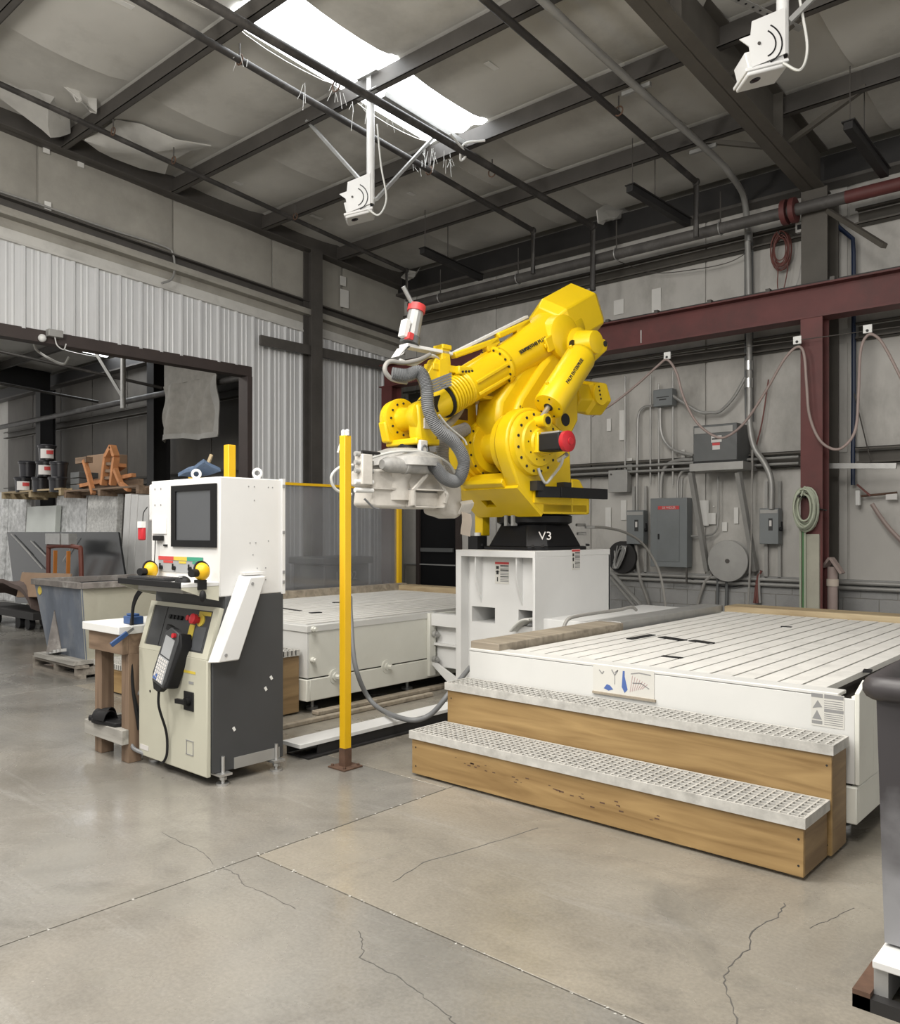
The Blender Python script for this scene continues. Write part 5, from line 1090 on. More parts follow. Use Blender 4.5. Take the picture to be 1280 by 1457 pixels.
# ================================================================== FAR BAY AND HOPPER
hp = thing('dump_hopper', 'battered grey-blue steel tipping hopper with cream side behind the bench', 'hopper', (-8.5, 4.3, .1))
hx0, hx1, hy0, hy1, hz0, hz1 = -9.05, -8.02, 3.72, 5.2, .16, .90
t_ = [(hx0 - .04, hy0 - .05, hz1), (hx1 + .02, hy0 - .05, hz1), (hx1 + .02, hy1, hz1), (hx0 - .04, hy1, hz1)]; b_ = [(hx0 + .14, hy0 + .02, hz0), (hx1 - .03, hy0 + .02, hz0), (hx1 - .12, hy1 - .3, hz0), (hx0 + .14, hy1 - .3, hz0)]
MB().slab([b_[0], b_[1], t_[1], t_[0]], -.012).part('front_plate', 'hopper_blue', hp)
MB().slab([b_[1], b_[2], t_[2], t_[1]], -.012).part('side_plate', 'hopper_cream', hp, label='cream painted side plate')
MB().slab([b_[3], b_[0], t_[0], t_[3]], -.012).part('side_plate', 'hopper_blue', hp); MB().slab([b_[2], b_[3], t_[3], t_[2]], -.012).part('back_plate', 'hopper_blue', hp)
MB().slab(b_, .012).part('bottom_plate', 'hopper_blue', hp)
for a, b in ((0, 1), (1, 2), (2, 3), (3, 0)): MB().bar(Vector(t_[a]) + V(0, 0, .0), Vector(t_[b]) + V(0, 0, .0), .07, .06).part('rim', 'hopper_rim', hp, bev=.004)
m = MB(); m.add([(hx0 + .40, hy0 - .03, .62), (hx0 + .30, hy0 + .01, .20), (hx0 + .48, hy0 + .01, .20), (hx0 + .42, hy0 + .02, .62), (hx0 + .40, hy0 - .11, .20)], [(0, 4, 1), (0, 3, 2, 4), (1, 4, 2), (0, 1, 2, 3)]); m.part('stiffener', 'hopper_rim', hp)
p = py(57, 840, hy0 - .04); MB().cyl(p + V(0, 0, 0), p + V(0, -.006, 0), .045, n=16).part('round_sticker', 'label_yellow', hp)
for i in range(4): MB().bar((hx0 + .3 + .1 * i, hy0 - .04, .17 + .02 * i), (hx0 + .42 + .09 * i, hy0 - .06, .20 + .015 * i), .05, .03).part('scrap_stone', 'galvanised', hp)
MB().box((hx0 + .13, hy0 - .12, .13), (hx1 + .0, hy1 - .3, .17)).part('skid', 'dusty_wood', hp)
pa = thing('wooden_pallet', 'low weathered pallet carrying the grey-blue hopper', 'pallet', (-8.5, 4.2, 0))
for y in (3.62, 4.2, 4.8): MB().box((-9.0, y, .0), (-7.98, y + .09, .03)).part('bottom_board', 'pallet_wood', pa)
for x in (-9.0, -8.5, -8.04): MB().box((x, 3.62, .03), (x + .05, 4.9, .10)).part('stringer', 'pallet_wood', pa)
for i in range(7): MB().box((-9.0, 3.62 + i * .185, .10), (-7.98, 3.74 + i * .185, .125)).part('top_board', 'pallet_wood', pa)
# stone slabs and goods beyond the opening
YS = 6.7
def leaner(name, x0, y0, x1, y1, mt, label, cat, Y=YS, th=.10, lean=.12, grp=None):
    a, b = py(x0, y0, Y), py(x1, y1, Y); z1 = max(a.z, b.z)
    MB().add([(a.x, Y - lean, 0), (b.x, Y - lean, 0), (b.x, Y - lean + th, 0), (a.x, Y - lean + th, 0), (a.x, Y, z1), (b.x, Y, z1), (b.x, Y + th, z1), (a.x, Y + th, z1)],
             [(0, 3, 2, 1), (4, 5, 6, 7), (0, 1, 5, 4), (1, 2, 6, 5), (2, 3, 7, 6), (3, 0, 4, 7)]).solo(name, mt, label, cat, grp, bev=.006)
G_ = 'stone slabs stored beyond the opening'
leaner('stone_slab', -60, 705, 6, 705, 'plastic_wrap', 'crinkled film-wrapped slab at the left edge of the photograph', 'slab', grp=G_)
leaner('stone_slab', 8, 706, 38, 706, 'plastic_wrap', 'film-wrapped slab under the pallet of black buckets', 'slab', grp=G_, Y=6.8)
leaner('stone_slab', 39, 721, 80, 721, 'slab_green', 'pale greenish polished slab with rounded white scrap before it', 'slab', grp=G_, Y=6.62)
leaner('stone_slab', 81, 706, 124, 706, 'plastic_wrap', 'shiny film-wrapped slab right of the greenish slab', 'slab', grp=G_, Y=6.75)
leaner('stone_slab', 125.5, 705, 168, 705, 'granite_grey', 'speckled grey granite slab behind the black slab', 'slab', grp=G_)
for i, (x0, x1, y) in enumerate(((178, 186, 703), (187, 196, 704), (197, 212, 705))): leaner('stone_slab', x0, y, x1, y, 'slab_white', ('first', 'second', 'third')[i] + ' pale upright slab left of the console, counted from the granite', 'slab', grp=G_, Y=6.4, th=.3)
a = py(10, 757, 5.9); b = py(168, 757, 5.9); c = py(183, 858, 5.7); d = py(22, 858, 5.7)
bs_ = MB().slab([d, c, b, a], -.03).solo('stone_slab', 'black_granite', 'large tilted black granite slab with pale scratches', 'slab', G_)
def sl_(x, y): p = a.lerp(b, (x - 10) / 158); q = d.lerp(c, (x - 22) / 161); return p.lerp(q, (y - 757) / 101) + V(0, -.033, 0)
for x0, y0, x1, y1 in ((20, 760, 52, 790), (36, 775, 70, 810), (40, 815, 64, 840), (52, 770, 75, 792), (100, 800, 120, 765)): MB().bar(sl_(x0, y0), sl_(x1, y1), .02, .004, (0, 1, 0)).part('scratch', 'conduit', bs_)
for x in (45, 150): p = py(x, 858, 5.72); MB().box((p.x - .06, 5.66, 0), (p.x + .06, 6.3, max(.05, p.z - .01))).solo('slab_block', 'pallet_wood', 'low wooden block under the ' + ('left' if x < 100 else 'right') + ' end of the black slab', 'block')
rf = thing('red_rack', 'small rusty red rack with two orange rails before the black slab', 'rack', py(92, 868, 5.55) * 1)
z0 = 0; xa, xb = py(69, 850, 5.55).x, py(116, 850, 5.55).x; zt = py(92, 778, 5.55).z
MB().tube(cr([(xa, 5.55, 0), (xa, 5.55, zt - .12), (xa + .1, 5.55, zt), (xb - .15, 5.55, zt), (xb - .02, 5.55, zt - .15), (xb, 5.55, 0)], 5), .035, 8).part('hoop', 'rust_frame', rf)
for f in (.25, .65): MB().bar((xa + (xb - xa) * f, 5.51, 0), (xa + (xb - xa) * (f + .05), 5.51, zt - .06), .05, .03).part('rail', 'orange', rf)
for f, g in ((.0, .45), (.5, .72)): MB().box((xa + (xb - xa) * f, 5.50, zt + .035), (xa + (xb - xa) * g, 5.62, zt + .20)).part('parts_box', 'galvanised', rf)
ct_ = thing('cart', 'low dark cart carrying a tan panel and folded cloth at the left edge', 'cart', (-15.5, 5.6, 0))
a, b = py(-30, 850, 5.0), py(112, 850, 5.0); MB().box((a.x, 4.9, .16), (b.x - 1.2, 5.4, .26)).part('deck', 'black_steel', ct_)
for x in (a.x + .8, a.x + 1.7, b.x - 1.5):
    for y in (4.98, 5.32): MB().cyl((x, y - .04, .09), (x, y + .04, .09), .09, n=16).part('wheel', 'black_rubber', ct_)
MB().slab([py(25, 850, 4.95), py(95, 850, 4.95), py(103, 817, 5.1), py(33, 815, 5.1)], .02).part('tan_panel', 'cardboard', ct_, label='tan pinkish board')
m = MB(); m.sheet(lambda u, v: (a.x + .7 + 1.5 * u, 4.92 + .42 * v, .30 + .35 * math.sin(math.pi * min(1, u * .9 + .1)) + .05 * math.sin(9 * u + 4 * v)), 12, 6, .06); m.part('folded_cloth', 'brown_cloth', ct_)
# pallets of buckets and timber on top of the slabs
def pallet(name, x0, x1, y, Y, label, mt):
    a, b = py(x0, y, Y), py(x1, y, Y); z = a.z; t = thing(name, label, 'pallet', ((a.x + b.x) / 2, Y, z - .16))
    for k in range(3): MB().box((a.x + (b.x - a.x - .09) * k / 2, Y - .1, z - .13), (a.x + (b.x - a.x - .09) * k / 2 + .09, Y + .75, z - .03)).part('stringer', mt, t)
    for k in range(5): MB().box((a.x, Y - .1 + k * .19, z - .03), (b.x, Y - .0 + k * .19, z)).part('top_board', mt, t)
    return a.x, b.x, z
bx_, bxe, bz_ = pallet('bucket_pallet', 10, 95, 700.5, 6.45, 'brown pallet under the black buckets, on top of the slabs', 'lumber')
def bucket(x, y0, y1, Y, label, red=True):
    a, b = py(x, y1, Y), py(x, y0, Y); h = b.z - a.z; t = thing('bucket', label, 'bucket', a, 0, 'black buckets stacked on the pallet')
    MB().lathe((0, 0, 0), (0, 0, 1), [(0, .13), (h * .85, .145), (h * .86, .158), (h * .93, .158), (h * .94, .15), (h, .15)], 20).part('pail', 'bucket', t, True); MB().lathe((0, 0, h * .93), (0, 0, 2), [(0, .16), (.015, .163), (.03, .15)], 20).part('lid', 'bucket', t, True)
    if red:
        d_ = Vector((-a.x, -a.y, 0)).normalized(); s_ = V(-d_.y, d_.x, 0); c_ = d_ * .146
        MB().sheet(lambda u, v: d_ * .150 * math.cos((u - .5) * 1.6) + s_ * .150 * math.sin((u - .5) * 1.6) + V(0, 0, h * (.12 + .62 * v)), 6, 1, .002).part('label', 'label_white', t, True)
        MB().sheet(lambda u, v: d_ * .154 * math.cos((u - .1) * .8) + s_ * .154 * math.sin((u - .1) * .8) + V(0, 0, h * (.40 + .25 * v)), 4, 1, .002).part('red_print', 'label_red', t, True)
for a_ in ((33, 680, 700, 6.45, 'labelled black bucket at the left of the bottom bucket row', True), (58, 680, 700, 6.45, 'black bucket in the middle of the bottom bucket row', False), (82, 680, 700, 6.45, 'black bucket at the right of the bottom bucket row', False),
           (39, 657, 678.5, 6.5, 'black bucket at the left of the middle bucket row', False), (64, 657, 678.5, 6.45, 'labelled black bucket in the middle of the middle bucket row', True), (84, 658, 678.5, 6.5, 'black bucket at the right of the middle bucket row', False), (67, 634, 655.5, 6.47, 'single labelled black bucket on top of the bucket stack', True)): bucket(*a_)
ox_, oxe, oz_ = pallet('timber_pallet', 99, 206, 698, 6.5, 'dark pallet under the pile of orange timber', 'brown_wood_x')
ty = 6.6
def stick(pix, label, wd=.10, th=.06, Y=ty, mt='orange_wood', cat='timber'):
    q = [py(x, y, Y) for x, y in pix]; m = MB()
    for u, v in zip(q, q[1:]): m.bar(u, v, th, wd, (0, -1, 0))
    m.solo('timber_piece', mt, label, cat, 'orange timber piled on the pallet')
fr_ = [py(x, y, 6.5) for x, y in ((147, 690), (152, 650), (160, 635), (165, 650), (160, 690))]
cr_ = thing('wooden_cradle', 'upright orange wooden cradle with pointed top in the timber pile', 'cradle', fr_[0])
for u, v in zip(fr_, fr_[1:]): MB().bar(u, v, .07, .10, (0, -1, 0)).part('cradle_rail', 'orange_wood', cr_)
for f in (.25, .5, .75): MB().bar(fr_[0].lerp(fr_[1], f), fr_[4].lerp(fr_[3], f), .05, .05, (0, -1, 0)).part('cradle_rung', 'brown_wood_x', cr_)
stick([(112, 692), (190, 676)], 'long flat orange timber under the cradle', .08); stick([(120, 655), (126, 675), (133, 703)], 'bent orange timber leaning left of the cradle', .07, Y=6.42)
stick([(112, 656), (127, 654)], 'short grey-brown log capping the left timber', .12, .1, mt='brown_wood_x', Y=6.46); stick([(164, 668), (172, 688), (184, 697)], 'orange timber leaning right of the cradle', .07, Y=6.44); stick([(165, 668), (174, 662)], 'small orange block at the right of the cradle', .14)
stick([(118, 697), (200, 690)], 'lowest dark timber across the pallet', .10, .2, mt='brown_wood_x', Y=6.7); stick([(135, 685), (180, 682)], 'pale thin timber crossing behind the cradle', .05, Y=6.7)
a, b = py(123, 668, 7.0), py(151, 645, 7.0); MB().box((a.x, 7.0, oz_), (b.x, 7.4, b.z)).solo('cardboard_box', 'cardboard', 'brown cardboard box behind the orange timber', 'box', bev=.01)
for i in range(3): a, b = py(100, 692 - 8 * i, 6.55), py(112, 686 - 8 * i, 6.55); MB().box((a.x, 6.55, oz_ + .11 * i + .002), (b.x, 6.9, oz_ + .11 * i + .10)).solo('storage_tray', 'panel_dark', ('lowest', 'middle', 'topmost')[i] + ' dark tray of the stack left of the orange timber', 'tray', 'trays left of the timber', bev=.006)
# far columns, pipe, hanging tarp, pole and ropes
for X in (-18.6, -25.0):
    m = MB(); m.box((X - .16, 10.2, 0), (X + .16, 10.22, 5.55)); m.box((X - .16, 10.62, 0), (X + .16, 10.64, 5.55)); m.box((X - .01, 10.22, 0), (X + .01, 10.62, 5.55)); m.solo('steel_column', 'black_steel', 'black steel column in the far bay, ' + ('behind the console jacket' if X > -20 else 'behind the bucket stack'), 'column')
m = MB(); m.cyl((-29, 10.05, 4.6), (-10.9, 10.05, 4.6), .07, n=12); m.solo('sprinkler_main', 'pipe_grey', 'long grey pipe along the far bay wall under the draped tarp', 'pipe')
a, b = py(233, 575, 9.95), py(311, 555, 9.95)
def tf(u, v):
    x = a.x + (b.x - a.x) * u; return (x + .05 * math.sin(7 * v + 3 * u), 9.93 - .03 * math.sin(9 * u) - .04 * v + .06 * math.sin(19 * u + 2 * v) * (.3 + v) + .03 * math.sin(9 * v + 23 * u), 4.72 - 1.25 * v + .10 * (u - .5) * 0 + .05 * math.sin(6 * u) * v)
tt = thing('hanging_tarp', 'stiff beige tarp hanging over the pipe seen through the opening', 'tarp', ((a.x + b.x) / 2, 9.95, 3.5)); MB().sheet(tf, 24, 14, .012).part('sheet', 'tarp', tt)
MB().sheet(lambda u, v: Vector(tf(u, .93 + .09 * v)) + V(0, -.02, -.01), 24, 2, .02).part('hem', 'torn_sheet', tt); MB().sheet(lambda u, v: Vector(tf(.95 + .06 * u, v)) + V(0, -.02, 0), 2, 14, .02).part('hem', 'torn_sheet', tt)
MB().sheet(lambda u, v: (a.x - .05 + (b.x - a.x - .1) * u, 10.0 - .05 * math.sin(3 * u), 4.72 + .75 * v), 10, 6, .012).part('upper_flap', 'tarp', tt)
for x0, y0, x1, y1 in ((135, 500, 175, 566),): MB().bar(at(x0, y0, 14.5) + (at(x0, y0, 14.5) - at(x1, y1, 14.5)) * 2.1, at(x1, y1, 14.5), .05, .05).solo('hanging_strut', 'galvanised', 'pale slanting strut hung beneath the far bay roof', 'strut')
MB().cyl((at(175, 581, 14.4).x, at(175, 581, 14.4).y, 6.2), at(175, 581, 14.4), .045, n=12).solo('hanging_pole', 'galvanised', 'pale vertical pole hanging in the far bay opening', 'pole')
MB().tube(cr([px(20, 480, XL - .05), at(45, 485, 11.5), at(52, 498, 12.5), at(70, 510, 12.5), at(90, 518, 12.5), at(98, 508, 12.5)]), .018, 6).solo('white_rope', 'cobweb', 'dusty white rope sagging below the opening header', 'rope')
m = MB(); m.ball(px(60, 481, XL + .06), .05, 12, 8); m.solo('flood_lamp', 'white_plastic', 'small round white lamp on the opening header', 'lamp')
a = px(76, 476, XL + .06); m = thing('motion_sensor', 'grey sensor box with hanging wire on the opening header', 'sensor', a); MB().box(a + V(-.02, -.09, -.04), a + V(.08, .09, .05)).part('housing', 'conduit', m, bev=.006); MB().tube(cr([a + V(.04, 0, -.04), a + V(.06, .02, -.14), a + V(.06, .1, -.18), a + V(.04, .14, -.10)]), .008, 6).part('wire', 'cobweb', m)
for x0, y0, x1, y1, dd in ((0, 500, 230, 552, 15.5), (0, 546, 140, 572, 19)): MB().cyl(at(x0, y0, dd), at(x1, y1, dd + 1.2), .03, n=10).solo('sprinkler_branch', 'pipe_black', 'thin black sprinkler pipe in the far bay, ' + ('upper' if dd < 16 else 'lower') + ' of two', 'pipe')
# grey stillage behind the guard panel
g = thing('plastic_tote', 'grey tote with stencilled number behind the hazy guard panel', 'tote', (-9.4, 7.9, 0)); MB().box((-9.7, 7.55, .0), (-9.0, 8.4, .95)).part('body', 'panel_dark', g, bev=.02); MB().box((-9.75, 7.5, .95), (-8.95, 8.45, 1.05)).part('rim', 'panel_dark', g, bev=.015)
lettering('11002', .17, frame((-8.995, 7.95, .78), (0, 1, 0), (0, 0, 1)), 'label_white', g, 'stencil')
m = thing('storage_drum', 'tall dark drum standing behind the hazy guard panel', 'drum', (-9.2, 6.35, 0)); MB().lathe((-9.2, 6.35, 0), (-9.2, 6.35, 2), [(0, .30), (.02, .32), (.5, .30), (.52, .32), (.54, .30), (1.0, .30), (1.02, .32), (1.55, .30), (1.57, .25)], 24).part('body', 'charcoal', m); MB().cyl((-9.1, 6.3, 1.57), (-9.1, 6.3, 1.6), .04, n=12).part('bung', 'black_steel', m)
# ================================================================== COLUMNS, BEAM, PIPES
m = MB(); 
for y in (10.32, 10.74): m.box((-3.44, y - .012, 0), (-3.14, y + .012, 5.52))
m.box((-3.30, 10.332, 0), (-3.28, 10.728, 5.52)); m.solo('steel_column', 'rafter_steel', 'dark olive building column behind the red column on the back wall', 'column')
m = MB(); m.box((XL + .05, 8.47, 0), (XL + .07, 8.69, 5.94)); m.box((XL + .25, 8.47, 0), (XL + .27, 8.69, 5.94)); m.box((XL + .07, 8.57, 0), (XL + .25, 8.59, 5.94)); m.solo('steel_column', 'dark_steel', 'slim dark column against the corrugated left wall', 'column')
def ibeam(mb, p, q, h, wd, tf=.02, tw=.012):
    mb.bar(V(*p) + V(0, 0, tf / 2), V(*q) + V(0, 0, tf / 2), wd, tf); mb.bar(V(*p) + V(0, 0, h - tf / 2), V(*q) + V(0, 0, h - tf / 2), wd, tf); mb.bar(V(*p) + V(0, 0, h / 2), V(*q) + V(0, 0, h / 2), tw, h - 2 * tf)
rbm = thing('runway_beam', 'long dull red steel runway beam spanning the back wall', 'beam', (-4.6, 9.93, 3.86)); m = MB(); ibeam(m, (-10.25, 9.93, 3.86), (1.2, 9.93, 3.86), .385, .26); m.part('beam', 'red_steel', rbm)
MB().box((-10.2, 9.86, 4.245), (1.2, 10.0, 4.275)).part('rail', 'black_steel', rbm); MB().bar(py(912, 470, 9.922), py(912, 488, 9.922), .02, .01).part('paint_mark', 'white_paint', rbm)
for i in range(12): x = -8.0 + i * .72; MB().box((x, 9.80, 4.245), (x + .05, 9.87, 4.285)).part('rail_clip', 'dark_steel', rbm)
def redcol(xc, lab):
    t = thing('runway_column', lab, 'column', (xc, 9.93, 0)); m = MB(); m.box((xc - .12, 9.81, 0), (xc + .12, 9.83, 3.86)); m.box((xc - .12, 10.03, 0), (xc + .12, 10.05, 3.86)); m.box((xc - .01, 9.83, 0), (xc + .01, 10.03, 3.86)); m.part('shaft', 'red_steel', t); MB().box((xc - .16, 9.77, 0), (xc + .16, 10.09, .02)).part('base_plate', 'red_steel', t); return t
rc = redcol(-3.16, 'dull red column under the runway beam with a hose coil on it'); redcol(-10.08, 'dull red column in the far corner behind the robot head')
a, b = py(1143, 760, 9.80), py(1166, 860, 9.80); MB().box((a.x, 9.775, .02), (b.x, 9.808, a.z)).part('cream_cover', 'hopper_cream', rc, label='cream painted guard on the lower column')
# ---- pipes under the roof
def pipe(pts, r, mt, label, name='sprinkler_pipe', hang=(), n=10, cat='pipe'):
    t = thing(name, label, cat, pts[0]); MB().tube(pts, r, n).part('pipe', mt, t)
    for q in hang:
        q = Vector(q); zt = roofz(q.y) + .02; MB().cyl(q, (q.x, q.y, zt), .008, n=6).part('hanger_rod', 'dark_steel', t); MB().ring(q, (0, 1, 0), r + .012, .008, 14, 6).part('hanger_ring', 'rust', t)
    for p in pts[1:-1]: MB().ball(p, r * 1.35, 10, 8).part('elbow', mt, t)
    return t
e1 = rp(578, 385, .14); pipe([rp(-60, 92, .14), e1, e1 + V(0, .02, -.5)], .032, 'pipe_black', 'thin black sprinkler pipe running along the left wall to the corner', hang=[rp(161, 187, .14), rp(247, 228, .14), rp(420, 308, .14)])
e2 = rp(758, 328, .14); pipe([rp(130, -38, .14), e2, e2 + V(0, .0, -.62)], .036, 'pipe_black', 'black sprinkler pipe crossing in front of the projector pole under the skylight', hang=[rp(341, 85, .14), rp(610, 243, .14)])
e3 = rp(843, 322, .14); pipe([rp(250, -23, .14), e3, e3 + V(0, .0, -.9)], .045, 'pipe_black', 'black pipe hanging along the near edge of the skylight', hang=[rp(478, 122, .14), rp(700, 245, .14)])
e4 = rp(990, 259, .14); pipe([rp(640, -43, .14), e4, e4 + V(0, 0, -.68)], .036, 'pipe_black', 'black sprinkler pipe ending in a drop above the back wall, right of the skylight', hang=[rp(880, 158, .14)])
q = [rp(735, -34, .10), rp(870, 92, .10), rp(1015, 222, .10), rp(1040, 250, .14), py(1056, 275, 10.35), py(1061, 300, 10.55), py(1063, 330, 10.62), py(1065, 420, 10.62), py(1066, 560, 10.62), py(1066, 600, 10.62), py(1072, 635, 10.62), py(1088, 660, 10.62), py(1097, 685, 10.62), py(1097, 724, 10.62)]
t = thing('power_conduit', 'grey conduit dropping from the roof and down the back wall to the right switch box', 'conduit', q[-1]); MB().tube(cr(q, 6), .038, 10).part('conduit', 'conduit', t); 
for p in (rp(905, 127, .06), rp(1000, 212, .06)): MB().bar(p + V(-.16, 0, 0), p + V(.16, 0, 0), .04, .04).part('strut_channel', 'galvanised', t)
for y in (337, 520, 545): p = py(1065, y, 10.62); MB().cyl(p + V(0, 0, -.06), p + V(0, 0, .06), .05, n=12).part('coupling', 'bright_steel', t)
mp_ = thing('sprinkler_main', 'thick dusty pipe running along the top of the back wall, reddish at its right end', 'pipe', (-5, 10.2, 5.28)); MB().cyl((-9.9, 10.2, 5.28), (-2.9, 10.2, 5.28), .072, n=14).part('pipe', 'pipe_grey', mp_); MB().cyl((-2.9, 10.2, 5.28), (1.5, 10.2, 5.28), .075, n=14).part('painted_pipe', 'red_steel', mp_, label='reddish brown pipe length')
MB().cyl((-3.62, 10.2, 5.28), (-3.56, 10.2, 5.28), .15, n=16).part('flange', 'red_steel', mp_); MB().cyl((-3.52, 10.2, 5.28), (-3.46, 10.2, 5.28), .15, n=16).part('flange', 'red_steel', mp_)
for x in (-9.2, -7.6, -5.9, -4.4, -2.2): MB().cyl((x, 10.2, 5.28), (x, 10.2, 5.75), .008, n=6).part('hanger_rod', 'dark_steel', mp_); MB().ring((x, 10.2, 5.28), (1, 0, 0), .082, .008, 16, 6).part('hanger_ring', 'galvanised', mp_)
def fixture(x0, y0, x1, y1, label, off=.42):
    a, b = rp(x0, y0, off), rp(x1, y1, off); t = thing('light_channel', label, 'light fixture', a, group='unlit black light channels under the roof'); MB().bar(a, b, .09, .08).part('channel', 'black_steel', t, bev=.004); MB().bar(a + V(0, 0, .05), b + V(0, 0, .05), .13, .012).part('wing', 'black_steel', t)
    for f in (.05, .42): p = a.lerp(b, f); MB().cyl(p, (p.x, p.y, roofz(p.y) + .2), .006, n=6).part('rod', 'dark_steel', t)
fixture(600, 357, 684, 396, 'unlit black light channel hanging above the robot tool head'); fixture(895, 268, 978, 318, 'unlit black light channel hanging beside the torn insulation scrap'); fixture(1206, 178, 1258, 248, 'unlit black light channel hanging at the upper right, beyond the rafter')
MB().bar(py(1178, 300, 10.1), py(1258, 350, 9.6), .06, .05).solo('sway_brace', 'rafter_steel', 'loose angled steel brace sticking out beside the dark column', 'brace')
# wall conduit high on the left wall
MB().tube(cr([px(-60, 253, XL + .06), px(60, 292, XL + .06), px(150, 324, XL + .06), px(232, 350, XL + .06), px(246, 362, XL + .06), px(248, 385, XL + .12), px(243, 398, XL + .25), px(230, 403, XL + .30)], 5), .016, 8).solo('hooked_conduit', 'conduit', 'thin conduit with a hooked end on the upper left wall', 'conduit')
# ---- laser projectors
def projector(o, lab, top, flip, s=1.0):
    t = thing('laser_projector', lab, 'projector', o); o = Vector(o)
    MB().cyl(o + V(0, 0, -.06), (o.x, o.y, top), .043 * s, n=16).part('pole', 'white_box', t); MB().cyl(o + V(0, 0, -.065), o + V(0, 0, -.06), .036 * s, n=16).part('pole_mouth', 'black_void', t)
    u = Vector((-RX, -RY, 0)) if flip else Vector((-.87, -.45, 0)); u.normalize(); v = Vector((u.y, -u.x, 0))
    if v.dot(Vector((-o.x, -o.y, 0))) < 0: v = -v
    M = frame(o, u, (0, 0, 1)) @ Matrix.Diagonal((s, s, s, 1)); zf = 1 if (M.to_3x3() @ Vector((0, 0, 1))).dot(v) > 0 else -1
    pl_ = MB(M); pl_.prism([(.0, .26), (.0, -.07), (.24, -.17), (.26, -.02), (.33, .03), (.25, .06), (.24, .16)], 'z', zf * .045, zf * .053); pp = pl_.part('tilt_plate', 'white_box', t)
    for R in (.10, .145):
        q_ = [(.17 - R * math.cos(math.radians(a_)), .0 + R * math.sin(math.radians(a_)), zf * .054) for a_ in range(-65, 66, 10)]
        mm = MB(M)
        for c, d in zip(q_, q_[1:]): mm.bar(c, d, .010, .004, (0, 0, 1))
        mm.part('slot', 'black_void', pp, smooth=0)
    MB(M).cyl((.19, 0, zf * .053), (.19, 0, zf * .06), .012, n=8).part('pivot_bolt', 'dark_steel', pp)
    tilt = Matrix.Rotation(math.radians(-14), 4, 'Z')
    hb = MB(M @ tilt).box((.02, -.10, -zf * .20), (.29, .02, zf * .03)).part('housing', 'white_box', t, bev=.008); MB(M @ tilt).box((-.0, -.125, -zf * .22), (.32, -.10, zf * .05)).part('flange', 'white_box', hb, bev=.006); MB(M @ tilt).box((.01, -.152, -zf * .21), (.31, -.122, zf * .04)).part('face_plate', 'white_box', hb, bev=.012)
    MB(M @ tilt).lathe((.22, -.151, -zf * .06), (.22, -.3, -zf * .06), [(0, .038), (.004, .038), (.006, .030)], 18).part('lens', 'lens', hb)
    c0 = M @ tilt @ V(.05, -.13, zf * .05); MB().tube(cr([c0, c0 + V(.10, .06, -.06), o + V(.14, .10, .0), o + V(.10, .06, .35), o + V(.06, .04, .8)]), .010, 6).part('cable', 'hose_white', t)
    return t
o1 = at(527, 283, 8.94)
pj = projector(o1, 'white laser projector on a long pole under the skylight', 6.36, True)
for z in (6.33, 6.12): MB().bar((o1.x - .14, o1.y - .06, z), (o1.x + .17, o1.y - .06, z), .04, .04).part('pole_clamp', 'galvanised', pj)
for a, b in ((o1 + V(-.04, 0, .12), py(437, 172, 6.10)), (o1 + V(.06, .02, -.02), rp(625, 186, -.05))): MB().bar(a, b, .05, .03).part('brace', 'galvanised', pj)
o2 = at(1113, 68, 6.0)
pj2 = projector(o2, 'white laser projector cut by the top edge beside the big rafter', 6.25, True, 1.0)
MB().bar(o2 + V(.04, .02, .18), o2 + V(.45, .25, .62), .05, .035).part('brace', 'galvanised', pj2)
a, b = rp(1040, -5, .02), rp(1140, 42, .02); m = thing('perforated_angle', 'perforated steel angle behind the right laser projector', 'angle', a); MB().bar(a, b, .07, .006).part('flange', 'galvanised', m); d_ = (b - a)
for i in range(8): p = a + d_ * (.1 + .1 * i) - V(0, 0, .004); MB().cyl(p, p - V(0, 0, .002), .012, n=8).part('hole', 'black_void', m)
a, b = rp(545, 138, -.02), rp(662, 210, -.02); m = thing('perforated_angle', 'perforated steel angle along the skylight beside the projector pole', 'angle', a); MB().bar(a, b, .06, .006).part('flange', 'galvanised', m); MB().bar(a + V(.03, 0, .03), b + V(.03, 0, .03), .006, .06).part('flange', 'galvanised', m)
MB().tube(cr([rp(640, 190, .1), rp(662, 218, .16), rp(655, 228, .22), rp(660, 205, .1), rp(690, 200, .05)]), .014, 6).solo('rope_knot', 'cobweb', 'dusty rope knot at the lower corner of the skylight', 'rope')
webs = MB()
for (x, y, n_) in ((478, 125, 7), (512, 152, 9), (610, 215, 12), (640, 222, 8), (598, 235, 6), (340, 80, 4), (430, 125, 4), (560, 165, 5)):
    for i in range(n_):
        p = rp(x + random.uniform(-12, 12), y + random.uniform(-8, 8), .12); webs.tube([p, p + V(random.uniform(-.05, .05), random.uniform(-.05, .05), -random.uniform(.05, .22))], .0025, 4)
webs.solo('cobwebs', 'cobweb', 'dusty cobweb strands hanging from the pipes around the skylight', 'cobweb', kind='stuff')
